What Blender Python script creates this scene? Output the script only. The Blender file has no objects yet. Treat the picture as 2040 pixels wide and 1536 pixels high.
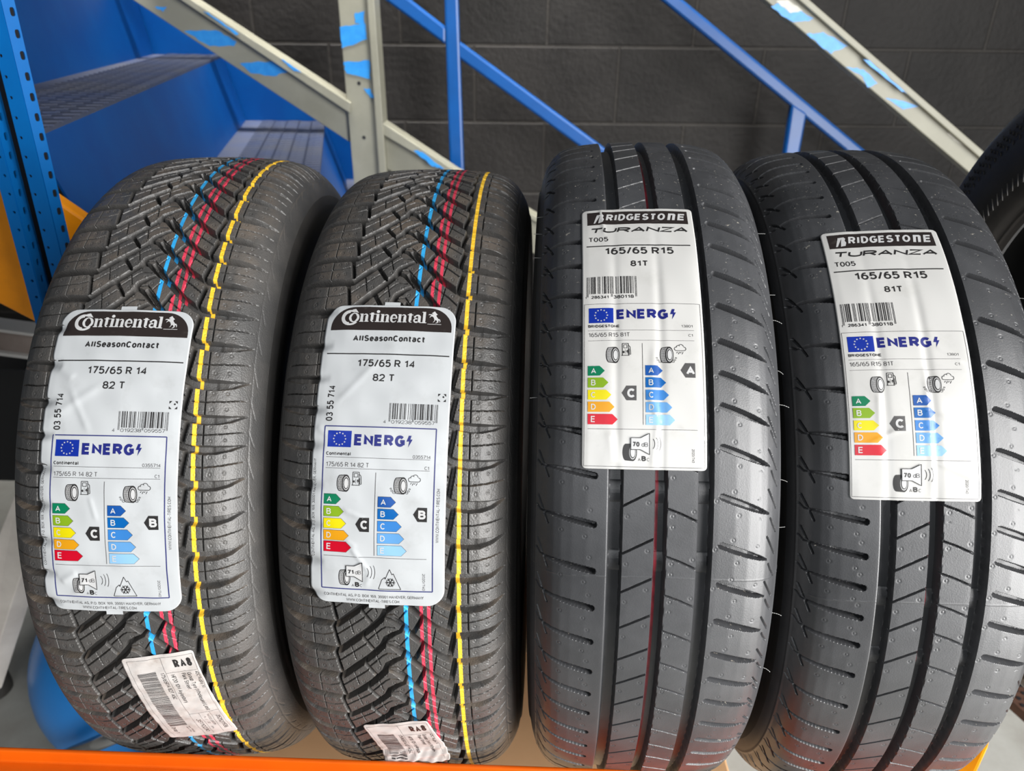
import bpy, bmesh, math, random
import numpy as np
from mathutils import Vector, Matrix
from mathutils.geometry import tessellate_polygon

random.seed(7)
SC = bpy.context.scene
COL = SC.collection

# ------------------------------------------------------------------ camera
FPX = 1464.563
PITCH, ROLL, EYE = math.radians(27.0), 0.012, 1.45
_s, _c = math.sin(PITCH), math.cos(PITCH)
_r0, _d0, _f0 = np.array([1, 0, 0.]), np.array([0, -_s, -_c]), np.array([0, _c, -_s])
CR = math.cos(ROLL) * _r0 - math.sin(ROLL) * _d0
CD = math.sin(ROLL) * _r0 + math.cos(ROLL) * _d0
CAMROT = np.stack([CR, CD, _f0], 1)
EYEV = np.array([0, 0, EYE])
cam_data = bpy.data.cameras.new('camera')
cam = bpy.data.objects.new('camera', cam_data)
COL.objects.link(cam)
m = Matrix.Identity(4)
for i in range(3):
    m[i][0], m[i][1], m[i][2], m[i][3] = CR[i], -CD[i], -_f0[i], EYEV[i]
cam.matrix_world = m
cam_data.sensor_width = 36.0
cam_data.lens = 36.0 * FPX / 2040.0
cam_data.clip_start = 0.02
cam_data.dof.use_dof = True
cam_data.dof.focus_distance = 0.50
cam_data.dof.aperture_fstop = 11.0
SC.camera = cam

# ------------------------------------------------------------------ world, lights, exposure
w = bpy.data.worlds.new('world'); SC.world = w; w.use_nodes = True
w.node_tree.nodes['Background'].inputs[0].default_value = (0.80, 0.90, 1.0, 1)
w.node_tree.nodes['Background'].inputs[1].default_value = 0.09
SC.view_settings.view_transform = 'Standard'
SC.view_settings.look = 'None'
SC.view_settings.gamma = 1.0
SC.view_settings.use_curve_mapping = False
SC.view_settings.exposure = 0.0

def area(name, loc, target, sx, sy, power, col=(1, 1, 1), spread=180):
    l = bpy.data.lights.new(name, 'AREA'); l.shape = 'RECTANGLE'; l.size = sx; l.size_y = sy
    l.energy = power; l.color = col; l.spread = math.radians(spread)
    o = bpy.data.objects.new(name, l); COL.objects.link(o)
    o.location = loc
    o.rotation_euler = (Vector(target) - Vector(loc)).to_track_quat('-Z', 'Y').to_euler()
    return o
area('roller_door_daylight', (2.15, -1.25, 1.62), (0.15, 0.45, 1.0), 1.6, 3.1, 285, (1.0, 0.99, 0.975))
area('side_door_daylight', (2.4, 0.2, 1.1), (0.0, 0.4, 1.0), 1.2, 2.0, 9, (1.0, 0.985, 0.965))
area('front_fill', (-0.2, -1.9, 2.6), (-0.1, 0.5, 1.0), 1.0, 0.8, 14, (0.94, 0.97, 1.0))  # unseen front fill, added to brighten the left tyres' labels
area('ceiling_lamp', (-0.45, 1.9, 3.1), (-0.4, 2.5, 1.3), 2.2, 0.25, 46, (1.0, 0.97, 0.92), 75)

# ------------------------------------------------------------------ helpers
def ray(x, y):
    return CAMROT @ np.array([(x - 1020) / FPX, (y - 768) / FPX, 1.0])
def at(x, y, Y):                       # the point of the place seen at pixel x, y at distance Y
    q = ray(x, y); return EYEV + q * (Y / q[1])
def onz(x, y, Z):
    q = ray(x, y); return EYEV + q * ((Z - EYE) / q[2])

def tag(o, label=None, cat=None, group=None, kind=None):
    if label: o['label'] = label
    if cat: o['category'] = cat
    if group: o['group'] = group
    if kind: o['kind'] = kind
    return o
def empty(name, mat=None):
    o = bpy.data.objects.new(name, None); COL.objects.link(o)
    o.empty_display_size = 0.05
    if mat is not None: o.matrix_world = mat
    return o
def mesh_np(name, v, polys, mat, parent=None, smooth=True, midx=None, sharp=0):
    """v (N,3); polys: list of index arrays, each (M,k)"""
    me = bpy.data.meshes.new(name)
    v = np.asarray(v, np.float32)
    polys = [np.asarray(p, np.int32) for p in polys if len(p)]
    nl = sum(p.size for p in polys); npol = sum(len(p) for p in polys)
    me.vertices.add(len(v)); me.vertices.foreach_set('co', v.ravel())
    me.loops.add(nl); me.polygons.add(npol)
    me.loops.foreach_set('vertex_index', np.concatenate([p.ravel() for p in polys]))
    tot = np.concatenate([np.full(len(p), p.shape[1], np.int32) for p in polys])
    st = np.concatenate([[0], np.cumsum(tot)[:-1]]).astype(np.int32)
    me.polygons.foreach_set('loop_start', st)
    try: me.polygons.foreach_set('loop_total', tot)
    except Exception: pass
    if smooth: me.polygons.foreach_set('use_smooth', np.ones(npol, bool))
    for mm in (mat if isinstance(mat, list) else [mat]): me.materials.append(mm)
    if midx is not None: me.polygons.foreach_set('material_index', np.asarray(midx, np.int32))
    me.update(calc_edges=True); me.validate()
    if sharp: me.set_sharp_from_angle(angle=math.radians(sharp))
    o = bpy.data.objects.new(name, me); COL.objects.link(o)
    if parent is not None: o.parent = parent
    return o
def mesh_bm(name, bm, mat, parent=None, smooth=False):
    bmesh.ops.recalc_face_normals(bm, faces=bm.faces)
    me = bpy.data.meshes.new(name); bm.to_mesh(me); bm.free()
    if smooth:
        for p in me.polygons: p.use_smooth = True
    me.materials.append(mat)
    o = bpy.data.objects.new(name, me); COL.objects.link(o)
    if parent is not None: o.parent = parent
    return o
def bevel(o, wd=0.002, seg=2):
    md = o.modifiers.new('bevel', 'BEVEL'); md.width = wd; md.segments = seg; md.limit_method = 'ANGLE'
    return o
def prism(bm, pts, depth):
    """polygon (world points) extruded by the vector depth"""
    a = [bm.verts.new(tuple(p)) for p in pts]
    b = [bm.verts.new(tuple(np.asarray(p) + np.asarray(depth))) for p in pts]
    n = len(pts)
    bm.faces.new(a); bm.faces.new(b[::-1])
    for i in range(n):
        bm.faces.new((a[i], b[i], b[(i + 1) % n], a[(i + 1) % n]))
def box(bm, lo, hi):
    x0, y0, z0 = lo; x1, y1, z1 = hi
    prism(bm, [(x0, y0, z0), (x1, y0, z0), (x1, y1, z0), (x0, y1, z0)], (0, 0, z1 - z0))
def tube(bm, p0, p1, r0, r1=None, n=16, cap=True):
    p0, p1 = Vector(p0), Vector(p1); r1 = r0 if r1 is None else r1
    q = (p1 - p0).to_track_quat('Z', 'Y')
    A, B = [], []
    for k in range(n):
        d = q @ Vector((math.cos(2 * math.pi * k / n), math.sin(2 * math.pi * k / n), 0))
        A.append(bm.verts.new(p0 + d * r0)); B.append(bm.verts.new(p1 + d * r1))
    for k in range(n): bm.faces.new((A[k], A[(k + 1) % n], B[(k + 1) % n], B[k]))
    if cap: bm.faces.new(A[::-1]); bm.faces.new(B)

# ------------------------------------------------------------------ materials
def mat(name, col, rough=0.5, metal=0.0, spec=0.5, coat=0.0, vary=0.0, vscale=8.0, bump=0.0, bscale=200.0, col2=None, coord='Object', lo=0.4, hi=0.65, detail=6.0):
    m = bpy.data.materials.new(name); m.use_nodes = True
    nt = m.node_tree; b = nt.nodes['Principled BSDF']
    b.inputs['Base Color'].default_value = (*col, 1); b.inputs['Roughness'].default_value = rough
    b.inputs['Metallic'].default_value = metal; b.inputs['Specular IOR Level'].default_value = spec
    b.inputs['Coat Weight'].default_value = coat
    tc = nt.nodes.new('ShaderNodeTexCoord')
    if vary or col2:
        n = nt.nodes.new('ShaderNodeTexNoise'); n.inputs['Scale'].default_value = vscale; n.inputs['Detail'].default_value = detail
        n.inputs['Roughness'].default_value = 0.62
        nt.links.new(tc.outputs[coord], n.inputs['Vector'])
        rp = nt.nodes.new('ShaderNodeValToRGB')
        c2 = col2 if col2 else tuple(min(1, c * (1 + vary)) for c in col)
        rp.color_ramp.elements[0].position = lo; rp.color_ramp.elements[1].position = hi
        rp.color_ramp.elements[0].color = (*col, 1); rp.color_ramp.elements[1].color = (*c2, 1)
        nt.links.new(n.outputs['Fac'], rp.inputs['Fac']); nt.links.new(rp.outputs['Color'], b.inputs['Base Color'])
    if bump:
        n2 = nt.nodes.new('ShaderNodeTexNoise'); n2.inputs['Scale'].default_value = bscale; n2.inputs['Detail'].default_value = 3
        nt.links.new(tc.outputs[coord], n2.inputs['Vector'])
        bp = nt.nodes.new('ShaderNodeBump'); bp.inputs['Strength'].default_value = bump; bp.inputs['Distance'].default_value = 0.001
        nt.links.new(n2.outputs['Fac'], bp.inputs['Height']); nt.links.new(bp.outputs['Normal'], b.inputs['Normal'])
    return m
M = {}
M['rubber_c'] = mat('all_season_rubber', (0.044, 0.043, 0.042), 0.44, spec=0.62, col2=(0.068, 0.064, 0.060), vscale=26, bump=0.35, bscale=900)
M['rubber_b'] = mat('summer_rubber', (0.038, 0.039, 0.042), 0.42, spec=0.72, col2=(0.058, 0.059, 0.063), vscale=18, bump=0.10, bscale=1100)
M['rubber_side'] = mat('sidewall_rubber', (0.028, 0.027, 0.026), 0.52, col2=(0.050, 0.046, 0.042), vscale=9, bump=0.15, bscale=400)
M['rubber_in'] = mat('liner_rubber', (0.012, 0.012, 0.012), 0.6)
M['pt_blue'] = mat('stripe_blue', (0.03, 0.36, 0.72), 0.5, col2=(0.02, 0.26, 0.58), vscale=120)
M['pt_red'] = mat('stripe_red', (0.60, 0.045, 0.085), 0.5, col2=(0.46, 0.03, 0.06), vscale=120)
M['pt_dred'] = mat('groove_red', (0.26, 0.016, 0.03), 0.45, col2=(0.15, 0.010, 0.018), vscale=90)
M['pt_yel'] = mat('stripe_yellow', (0.80, 0.46, 0.03), 0.5, col2=(0.62, 0.40, 0.02), vscale=120)
M['paper_c'] = mat('sticker_film_grey_white', (0.415, 0.43, 0.44), 0.34, spec=0.5, col2=(0.36, 0.37, 0.375), vscale=60, lo=0.55, hi=0.8)
M['paper_b'] = mat('sticker_film_white', (0.475, 0.47, 0.455), 0.25, spec=0.5, col2=(0.42, 0.415, 0.395), vscale=50, lo=0.55, hi=0.8)
M['paper_s'] = mat('soiled_sticker_paper', (0.48, 0.45, 0.43), 0.5, spec=0.4, col2=(0.33, 0.28, 0.25), vscale=70, lo=0.50, hi=0.78)
M['ink'] = mat('ink_black', (0.018, 0.017, 0.017), 0.4)
M['ink_logo'] = mat('ink_logo_black', (0.020, 0.015, 0.014), 0.32, col2=(0.05, 0.045, 0.04), vscale=150, lo=0.6, hi=0.8)
M['ink_grey'] = mat('ink_grey', (0.055, 0.053, 0.053), 0.4)
M['ink_white'] = mat('ink_white', (0.46, 0.46, 0.46), 0.35)
M['ink_energy'] = mat('ink_blue', (0.010, 0.014, 0.135), 0.35)
M['ink_flag'] = mat('ink_flag_blue', (0.003, 0.020, 0.235), 0.35)
M['ink_frame'] = mat('ink_frame_blue', (0.028, 0.032, 0.13), 0.4)
ARW = [('a_g', (0.0, 0.19, 0.085)), ('b_g', (0.23, 0.40, 0.012)), ('c_y', (0.79, 0.68, 0.0)), ('d_o', (0.77, 0.34, 0.006)), ('e_r', (0.60, 0.0, 0.018)),
       ('a_b', (0.006, 0.085, 0.36)), ('b_b', (0.0, 0.12, 0.42)), ('c_b', (0.04, 0.22, 0.60)), ('d_b', (0.13, 0.36, 0.70)), ('e_b', (0.30, 0.56, 0.83))]
for n, c in ARW: M[n] = mat('ink_arrow_' + n, tuple(q * .70 for q in c), 0.35)
M['orange'] = mat('orange_paint', (0.66, 0.100, 0.001), 0.38, col2=(0.60, 0.085, 0.001), vscale=14)
M['orange2'] = mat('amber_and_sunlit_orange', (0.90, 0.30, 0.002), 0.42, col2=(0.66, 0.22, 0.004), vscale=9)
M['rack_blue'] = mat('rack_blue_paint', (0.0, 0.085, 0.29), 0.40, spec=0.3, col2=(0.0, 0.10, 0.33), vscale=12, bump=0.05)
M['stair_blue'] = mat('stair_blue_paint', (0.0, 0.046, 0.21), 0.42, spec=0.25, col2=(0.0, 0.058, 0.24), vscale=7)
M['tread_dust'] = mat('dusty_tread', (0.040, 0.055, 0.11), 0.55, col2=(0.068, 0.072, 0.09), vscale=7, lo=0.35, hi=0.7)
M['rail_blue'] = mat('rail_blue_paint', (0.0, 0.050, 0.20), 0.36, spec=0.5, col2=(0.0, 0.058, 0.23), vscale=9)
M['grey_paint'] = mat('grey_green_paint', (0.205, 0.20, 0.155), 0.5, col2=(0.24, 0.235, 0.185), vscale=9, bump=0.08, bscale=120)
M['patch_blue'] = mat('patch_blue_paint', (0.02, 0.22, 0.60), 0.42, col2=(0.03, 0.27, 0.66), vscale=60, bump=0.3, bscale=300)
M['grey_chip'] = mat('chipped_undercoat', (0.52, 0.51, 0.46), 0.55, col2=(0.44, 0.43, 0.38), vscale=60)
M['steel'] = mat('galvanised_steel', (0.34, 0.33, 0.32), 0.38, metal=0.7, col2=(0.22, 0.18, 0.17), vscale=9)
M['chrome'] = mat('chrome_tube', (0.55, 0.55, 0.56), 0.18, metal=1.0)
M['card'] = mat('cardboard', (0.78, 0.48, 0.25), 0.75, col2=(0.70, 0.42, 0.215), vscale=5)
M['ball'] = mat('blue_plastic', (0.015, 0.21, 0.62), 0.33, col2=(0.018, 0.23, 0.66), vscale=6)
M['dark'] = mat('near_black', (0.010, 0.010, 0.011), 0.6)
M['brown'] = mat('brown_mesh', (0.10, 0.048, 0.03), 0.6, col2=(0.065, 0.03, 0.02), vscale=30)
M['hair'] = mat('mould_hair', (0.30, 0.30, 0.29), 0.5)

def add_dust(m, col, amount, scale, lo, hi):
    """loose dust and grit lying on the upward faces"""
    nt = m.node_tree; b = nt.nodes['Principled BSDF']
    src = b.inputs['Base Color'].links[0].from_socket
    tc = nt.nodes.new('ShaderNodeTexCoord'); ge = nt.nodes.new('ShaderNodeNewGeometry')
    sp = nt.nodes.new('ShaderNodeSeparateXYZ'); nt.links.new(ge.outputs['Normal'], sp.inputs[0])
    mr = nt.nodes.new('ShaderNodeMapRange'); mr.inputs['From Min'].default_value = .55; mr.inputs['From Max'].default_value = 1.0
    nt.links.new(sp.outputs['Z'], mr.inputs['Value'])
    n = nt.nodes.new('ShaderNodeTexNoise'); n.inputs['Scale'].default_value = scale; n.inputs['Detail'].default_value = 4
    nt.links.new(tc.outputs['Object'], n.inputs['Vector'])
    r2 = nt.nodes.new('ShaderNodeMapRange'); r2.inputs['From Min'].default_value = lo; r2.inputs['From Max'].default_value = hi
    nt.links.new(n.outputs['Fac'], r2.inputs['Value'])
    mu = nt.nodes.new('ShaderNodeMath'); mu.operation = 'MULTIPLY'; nt.links.new(mr.outputs[0], mu.inputs[0]); nt.links.new(r2.outputs[0], mu.inputs[1])
    m2 = nt.nodes.new('ShaderNodeMath'); m2.operation = 'MULTIPLY'; m2.inputs[1].default_value = amount; nt.links.new(mu.outputs[0], m2.inputs[0])
    mx = nt.nodes.new('ShaderNodeMix'); mx.data_type = 'RGBA'
    nt.links.new(m2.outputs[0], mx.inputs['Factor']); nt.links.new(src, mx.inputs['A']); mx.inputs['B'].default_value = (*col, 1)
    nt.links.new(mx.outputs['Result'], b.inputs['Base Color'])
add_dust(M['rubber_c'], (0.17, 0.13, 0.095), .75, 45, .42, .75)
add_dust(M['rubber_b'], (0.42, 0.39, 0.33), .9, 420, .66, .74)
def wall_material():
    m = bpy.data.materials.new('painted_blockwork'); m.use_nodes = True; nt = m.node_tree; b = nt.nodes['Principled BSDF']
    tc = nt.nodes.new('ShaderNodeTexCoord'); mp = nt.nodes.new('ShaderNodeMapping')
    mp.inputs['Rotation'].default_value = (math.radians(-90), 0, 0)
    nt.links.new(tc.outputs['Object'], mp.inputs['Vector'])
    br = nt.nodes.new('ShaderNodeTexBrick'); br.offset = 0.5
    br.inputs['Scale'].default_value = 1.0; br.inputs['Brick Width'].default_value = 0.45; br.inputs['Row Height'].default_value = 0.225
    br.inputs['Mortar Size'].default_value = 0.006; br.inputs['Mortar Smooth'].default_value = 0.5
    br.inputs['Color1'].default_value = (0.0085, 0.008, 0.0077, 1); br.inputs['Color2'].default_value = (0.012, 0.011, 0.0105, 1)
    br.inputs['Mortar'].default_value = (0.019, 0.0175, 0.016, 1)
    nt.links.new(mp.outputs[0], br.inputs['Vector'])
    n = nt.nodes.new('ShaderNodeTexNoise'); n.inputs['Scale'].default_value = 5; n.inputs['Detail'].default_value = 9
    nt.links.new(tc.outputs['Object'], n.inputs['Vector'])
    mx = nt.nodes.new('ShaderNodeMix'); mx.data_type = 'RGBA'; mx.blend_type = 'MULTIPLY'; mx.inputs['Factor'].default_value = 0.9
    rp = nt.nodes.new('ShaderNodeValToRGB'); rp.color_ramp.elements[0].color = (0.55, 0.53, 0.52, 1); rp.color_ramp.elements[1].color = (1.3, 1.28, 1.25, 1)
    rp.color_ramp.elements[0].position = 0.3; rp.color_ramp.elements[1].position = 0.72
    nt.links.new(n.outputs['Fac'], rp.inputs['Fac'])
    nt.links.new(br.outputs['Color'], mx.inputs['A']); nt.links.new(rp.outputs['Color'], mx.inputs['B'])
    nt.links.new(mx.outputs['Result'], b.inputs['Base Color']); b.inputs['Roughness'].default_value = 0.62; b.inputs['Specular IOR Level'].default_value = 0.18
    n2 = nt.nodes.new('ShaderNodeTexNoise'); n2.inputs['Scale'].default_value = 55; n2.inputs['Detail'].default_value = 5
    nt.links.new(tc.outputs['Object'], n2.inputs['Vector'])
    ad = nt.nodes.new('ShaderNodeMath'); ad.operation = 'MULTIPLY_ADD'; ad.inputs[1].default_value = -1.6
    nt.links.new(br.outputs['Fac'], ad.inputs[0]); nt.links.new(n2.outputs['Fac'], ad.inputs[2])
    bp = nt.nodes.new('ShaderNodeBump'); bp.inputs['Strength'].default_value = 0.5; bp.inputs['Distance'].default_value = 0.006
    nt.links.new(ad.outputs[0], bp.inputs['Height']); nt.links.new(bp.outputs['Normal'], b.inputs['Normal'])
    return m
M['wall'] = wall_material()
M['floor'] = mat('concrete_floor', (0.30, 0.29, 0.26), 0.6, col2=(0.40, 0.40, 0.37), vscale=5, bump=0.2, bscale=60)

# ------------------------------------------------------------------ setting
WY = 2.5
bm = bmesh.new(); box(bm, (-3.2, 0, -0.75), (3.2, 0.2, 3.2))
o = mesh_bm('wall_back', bm, M['wall']); o.location = (-0.02, WY, 0.0); tag(o, kind='structure')
o.data.transform(Matrix.Translation((0, 0, 0)))
# slide the courses so the joints fall where the photo shows them
zj = at(1000, 90, WY)[2] % 0.225; xj = at(1091, 40, WY)[0]
o.location = (xj, WY, zj - 0.225); o.data.transform(Matrix.Translation((-xj, 0, 0.0)))
bm = bmesh.new(); box(bm, (-3.2, -1.6, -0.1), (3.2, WY + 0.2, 0.0))
tag(mesh_bm('floor', bm, M['floor']), kind='structure')

# ------------------------------------------------------------------ tyres
TYRES = [  # centre, axis
    ((-0.2661, 0.6605, 1.0377), (0.9998, 0.0211, -0.006)),
    ((-0.0705, 0.6587, 1.0292), (0.9992, -0.0385, 0.0143)),
    ((0.1119, 0.6421, 1.0521), (0.9981, -0.0567, 0.0233)),
    ((0.2938, 0.6387, 1.048), (0.9951, -0.0822, 0.0548)),
]
class Tyre: pass
def tyre_frame(c, a, R):
    a = np.array(a, float); a /= np.linalg.norm(a)
    fz = CAMROT[:, 2]
    wv = fz - a * (a @ fz); wv /= np.linalg.norm(wv)
    up = np.cross(a, wv)
    # empty at the lowest point of the tyre under its centre (local -Z)
    base = np.array(c) - up * R
    mm = Matrix.Identity(4)
    for i in range(3): mm[i][0], mm[i][1], mm[i][2], mm[i][3] = a[i], wv[i], up[i], base[i]
    return mm
PROF = {
    'C': ([0, 20, 35, 46, 55, 62, 68, 73, 77, 80.5, 83.5, 85.5], [0, .35, 1.1, 2.1, 3.6, 5.6, 8.6, 12.6, 17.2, 22.5, 28.5, 34.0]),
    'B': ([0, 20, 35, 46, 55, 62, 67, 71, 74.5, 77.5, 80, 82], [0, .35, 1.1, 2.2, 3.9, 6.0, 8.6, 11.9, 16.0, 20.8, 26.5, 33.0]),
}
BEAD = {'C': (0.1800, [88.3, 88.0, 85, 80, 73, 66, 60, 58], [50, 62, 76, 88, 98, 105, 110, 111.5]),
        'B': (0.1930, [85.0, 84.8, 82, 77, 70, 63, 58, 56], [48, 58, 70, 81, 90, 96, 101, 103])}
def make_profile(kind, step):
    xs, ds = map(np.array, PROF[kind])
    xf = np.linspace(0, xs[-1], 4000); df = np.interp(xf, xs, ds)
    k = np.exp(-np.linspace(-2.5, 2.5, 241) ** 2); k /= k.sum()
    dp = np.concatenate([df[::-1][:-1], df]); dp = np.convolve(np.pad(dp, 120, mode='reflect', reflect_type='odd'), k, 'valid')[3999:]
    df = dp - dp[0]
    arc = np.concatenate([[0], np.cumsum(np.hypot(np.diff(xf), np.diff(df)))])
    n = int(arc[-1] / step); sg = np.linspace(0, arc[-1], n + 1)
    x = np.interp(sg, arc, xf); d = np.interp(sg, arc, df)
    x = np.concatenate([-x[::-1][:-1], x]); d = np.concatenate([d[::-1][:-1], d])
    tx, td = np.gradient(x), np.gradient(d); L = np.hypot(tx, td)
    nx, nr = td / L, tx / L            # outward normal (axial, radial): surface r = R - d
    return x, d, nx, nr, (xf, df)

def seg_sdf(X, Y, pts, hw):
    """signed-ish clearance: max over segments of (halfwidth - distance)"""
    best = np.full(X.shape, -99.0)
    for (x0, y0), (x1, y1), h0, h1 in zip(pts[:-1], pts[1:], hw[:-1], hw[1:]):
        dx, dy = x1 - x0, y1 - y0; L2 = dx * dx + dy * dy + 1e-9
        t = np.clip(((X - x0) * dx + (Y - y0) * dy) / L2, 0, 1)
        d = np.hypot(X - x0 - t * dx, Y - y0 - t * dy)
        best = np.maximum(best, h0 + (h1 - h0) * t - d)
    return best
PC = 21.3
C_GROOVES = [
    ([(-80, -4), (-72, -1.5), (-64, 0), (-50, .8), (-38, 1.3), (-35.5, 1.5), (-25, -7), (-14, -16), (-5, -25), (-2.5, -31), (3.5, -35.2), (10, -38.5)],
     [.3, 1.9, 2.5, 2.5, 1.9, 1.7, 1.85, 1.8, 1.8, 1.6, 1.1, .8]),
    ([(5, -25.5), (9, -21.5), (15.5, -13.5), (23, -6), (31, 1), (40, 7), (46, 9.2), (55, 10), (62, 10), (70, 9), (78, 6.5)],
     [.9, 1.5, 1.8, 1.8, 1.8, 1.9, 2.3, 2.7, 2.5, 1.7, .1]),
    ([(-3, -5.5), (1.5, -3.7), (8.8, 3.6), (14, 7.3)], [.9, .9, .9, 1.1]),
    ([(16, -13.5), (23.8, -27.5)], [1.1, 1.1]),
    ([(44.8, -13), (40.8, 6)], [1.5, 1.5]),
    ([(-18.9, -11.3), (-12.0, -1.6)], [1.0, 1.0]),
    ([(-38.8, 2.5), (-35.8, 18)], [1.15, 1.15]),
]
C_SIPES = [
    [(46, -1.3), (55, -.9), (66, -1.8), (77, -3.6)], [(54.3, -12), (54.3, 10)],
    [(-37.5, 8.5), (-46, 11), (-60, 11), (-76, 9)], [(-53, 0), (-53, 21.3)],
    [(-36, 9.8), (-16.4, -5)], [(-27, -3), (-24.5, 8)],
    [(-15, -8), (-5, -17.5), (-2, -19.3), (4, -18.8)], [(-10.5, -20), (-7.5, -9)],
    [(-2, -7.4), (4, -8.3), (13.5, 1.5)], [(7, -4), (12.5, -11)],
    [(20.5, -19), (41, -4.5)], [(32, -18), (29.5, -5)],
]
C_DIMPLES = [(49.5, -6.5), (58.5, -6.8), (67, -7.2), (49.5, 3.2), (58.5, 3.4), (67, 2.6), (-61, 6), (-48.5, 6), (-43, 5.6), (-61, 15.6), (-48.5, 15.8), (-43, 15),
             (-31, 4.5), (-22, -1.8), (-30, 12.5), (-21, 5.3), (-13, -14.2), (-4.5, -22), (-9, -6.5), (1, -15.5), (1, -10.8), (6, -10), (6, -1), (11, 1.5), (26, -20), (37, -10.5), (36, -2), (24, -12)]
def c_table():
    xs = np.arange(-90, 90.01, 0.25); ys = np.arange(0, PC, PC / 90)
    X, Y = np.meshgrid(xs, ys)
    dep = np.zeros(X.shape)
    taper = np.interp(np.abs(X), [60, 80], [1.0, 0.15])
    for pts, hw in C_GROOVES:
        pts = np.array(pts, float)
        for k in range(-3, 4):
            if pts[:, 1].max() + k * PC < -6 or pts[:, 1].min() + k * PC > PC + 6: continue
            c = seg_sdf(X, Y, pts + [0, k * PC], hw)
            dep = np.maximum(dep, np.clip((c + .45) / .85, 0, 1) * 7.0 * taper)
    sip = np.zeros(X.shape)
    for pts in C_SIPES:
        pts = np.array(pts, float)
        for k in range(-3, 4):
            c = seg_sdf(X, Y, pts + [0, k * PC], [0.0] * len(pts))
            sip = np.maximum(sip, np.clip(1.05 - (-c) / .36, 0, 1))
    dep = np.maximum(dep, sip * 3.2 * np.interp(np.abs(X), [70, 79], [1, 0]))
    dim = np.zeros(X.shape)
    for (a, b) in C_DIMPLES:
        for k in (-2, -1, 0, 1, 2):
            r = np.hypot(X - a, Y - b - k * PC)
            dim += -0.42 * np.exp(-((r - .95) / .34) ** 2) + 0.10 * np.exp(-(r / .6) ** 2)
    # shallow frame lines at the buttress
    for x0 in (79.2, -79.0): dep = np.maximum(dep, .35 * np.clip(1 - np.abs(X - x0) / .45, 0, 1))
    for k in (-1, 0, 1, 2):
        c = seg_sdf(X, Y, [(78.6, -6 + k * PC), (81.5, 8 + k * PC)], [0, 0]); dep = np.maximum(dep, .4 * np.clip(1 + c / .45, 0, 1))
    return xs, ys, -dep + dim
def phase_fn(marks, lo=-900, hi=900, cyc=(24.5, 22, 21.5, 25.5, 28, 25, 23, 21)):
    m = list(marks); i = 0
    while m[0] > lo: m.insert(0, m[0] - cyc[i % 8]); i += 1
    i = 0
    while m[-1] < hi: m.append(m[-1] + cyc[i % 8]); i += 1
    m = np.array(m); k = np.arange(len(m))
    return lambda t: np.interp(t, m, k)

def height_c(X, T, P):
    xs, ys, H = c_table()
    ph = (P(T) - 0.44) % 1.0            # mark = cross groove on the right shoulder
    fy = ph * len(ys); iy = np.floor(fy).astype(int) % len(ys); wy = fy - np.floor(fy); iy2 = (iy + 1) % len(ys)
    fx = (X - xs[0]) / .25; ix = np.clip(np.floor(fx).astype(int), 0, len(xs) - 2); wx = np.clip(fx - ix, 0, 1)
    return (H[iy, ix] * (1 - wx) + H[iy, ix + 1] * wx) * (1 - wy) + (H[iy2, ix] * (1 - wx) + H[iy2, ix + 1] * wx) * wy

B_FAM = [  # shift of the family against the pitch marks, polyline, half widths, depth, sipe?
    (0.0, [(37.5, .4), (46, 3.4), (56, 7), (63, 9.6), (68, 11.6)], [1.9, 2.15, 1.95, 1.4, .4], 6.5),
    (20.0, [(-41.7, 0), (-50, -1.6), (-60, -3.4), (-69, -4.8), (-75.5, -5.6)], [1.9, 2.0, 1.7, 1.2, .4], 6.5),
]
B_SIPES = [
    (7.7, [(-24.6, 0), (-16, -4.6), (-3.6, -11.2)], 3.4), (8.0, [(3.0, 0), (12, 3.3), (23.2, 8.4)], 3.4),
    (13.0, [(-76.8, -8), (-74.5, -2), (-70.5, 9)], 2.6), (20.0, [(67.5, 7), (70, 12), (74, 20)], 2.4), (8.0, [(69.5, 7), (71.2, 11), (74.5, 17)], 2.2),
    (20.0, [(-75.5, -5.6), (-77.5, -8.5)], 2.0),
]
B_DIM = [(0.0, 33.8, 3), (0.0, 45, -3), (0.0, 48, 12), (0.0, 61, 2), (0.0, 62, 15), (20., -47, 8), (20., -62, 5), (20, -44, -9), (8, -21, 6), (8, -8, -3), (8, 7, 5), (8, 20, 2), (8, 7, 12)]
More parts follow.
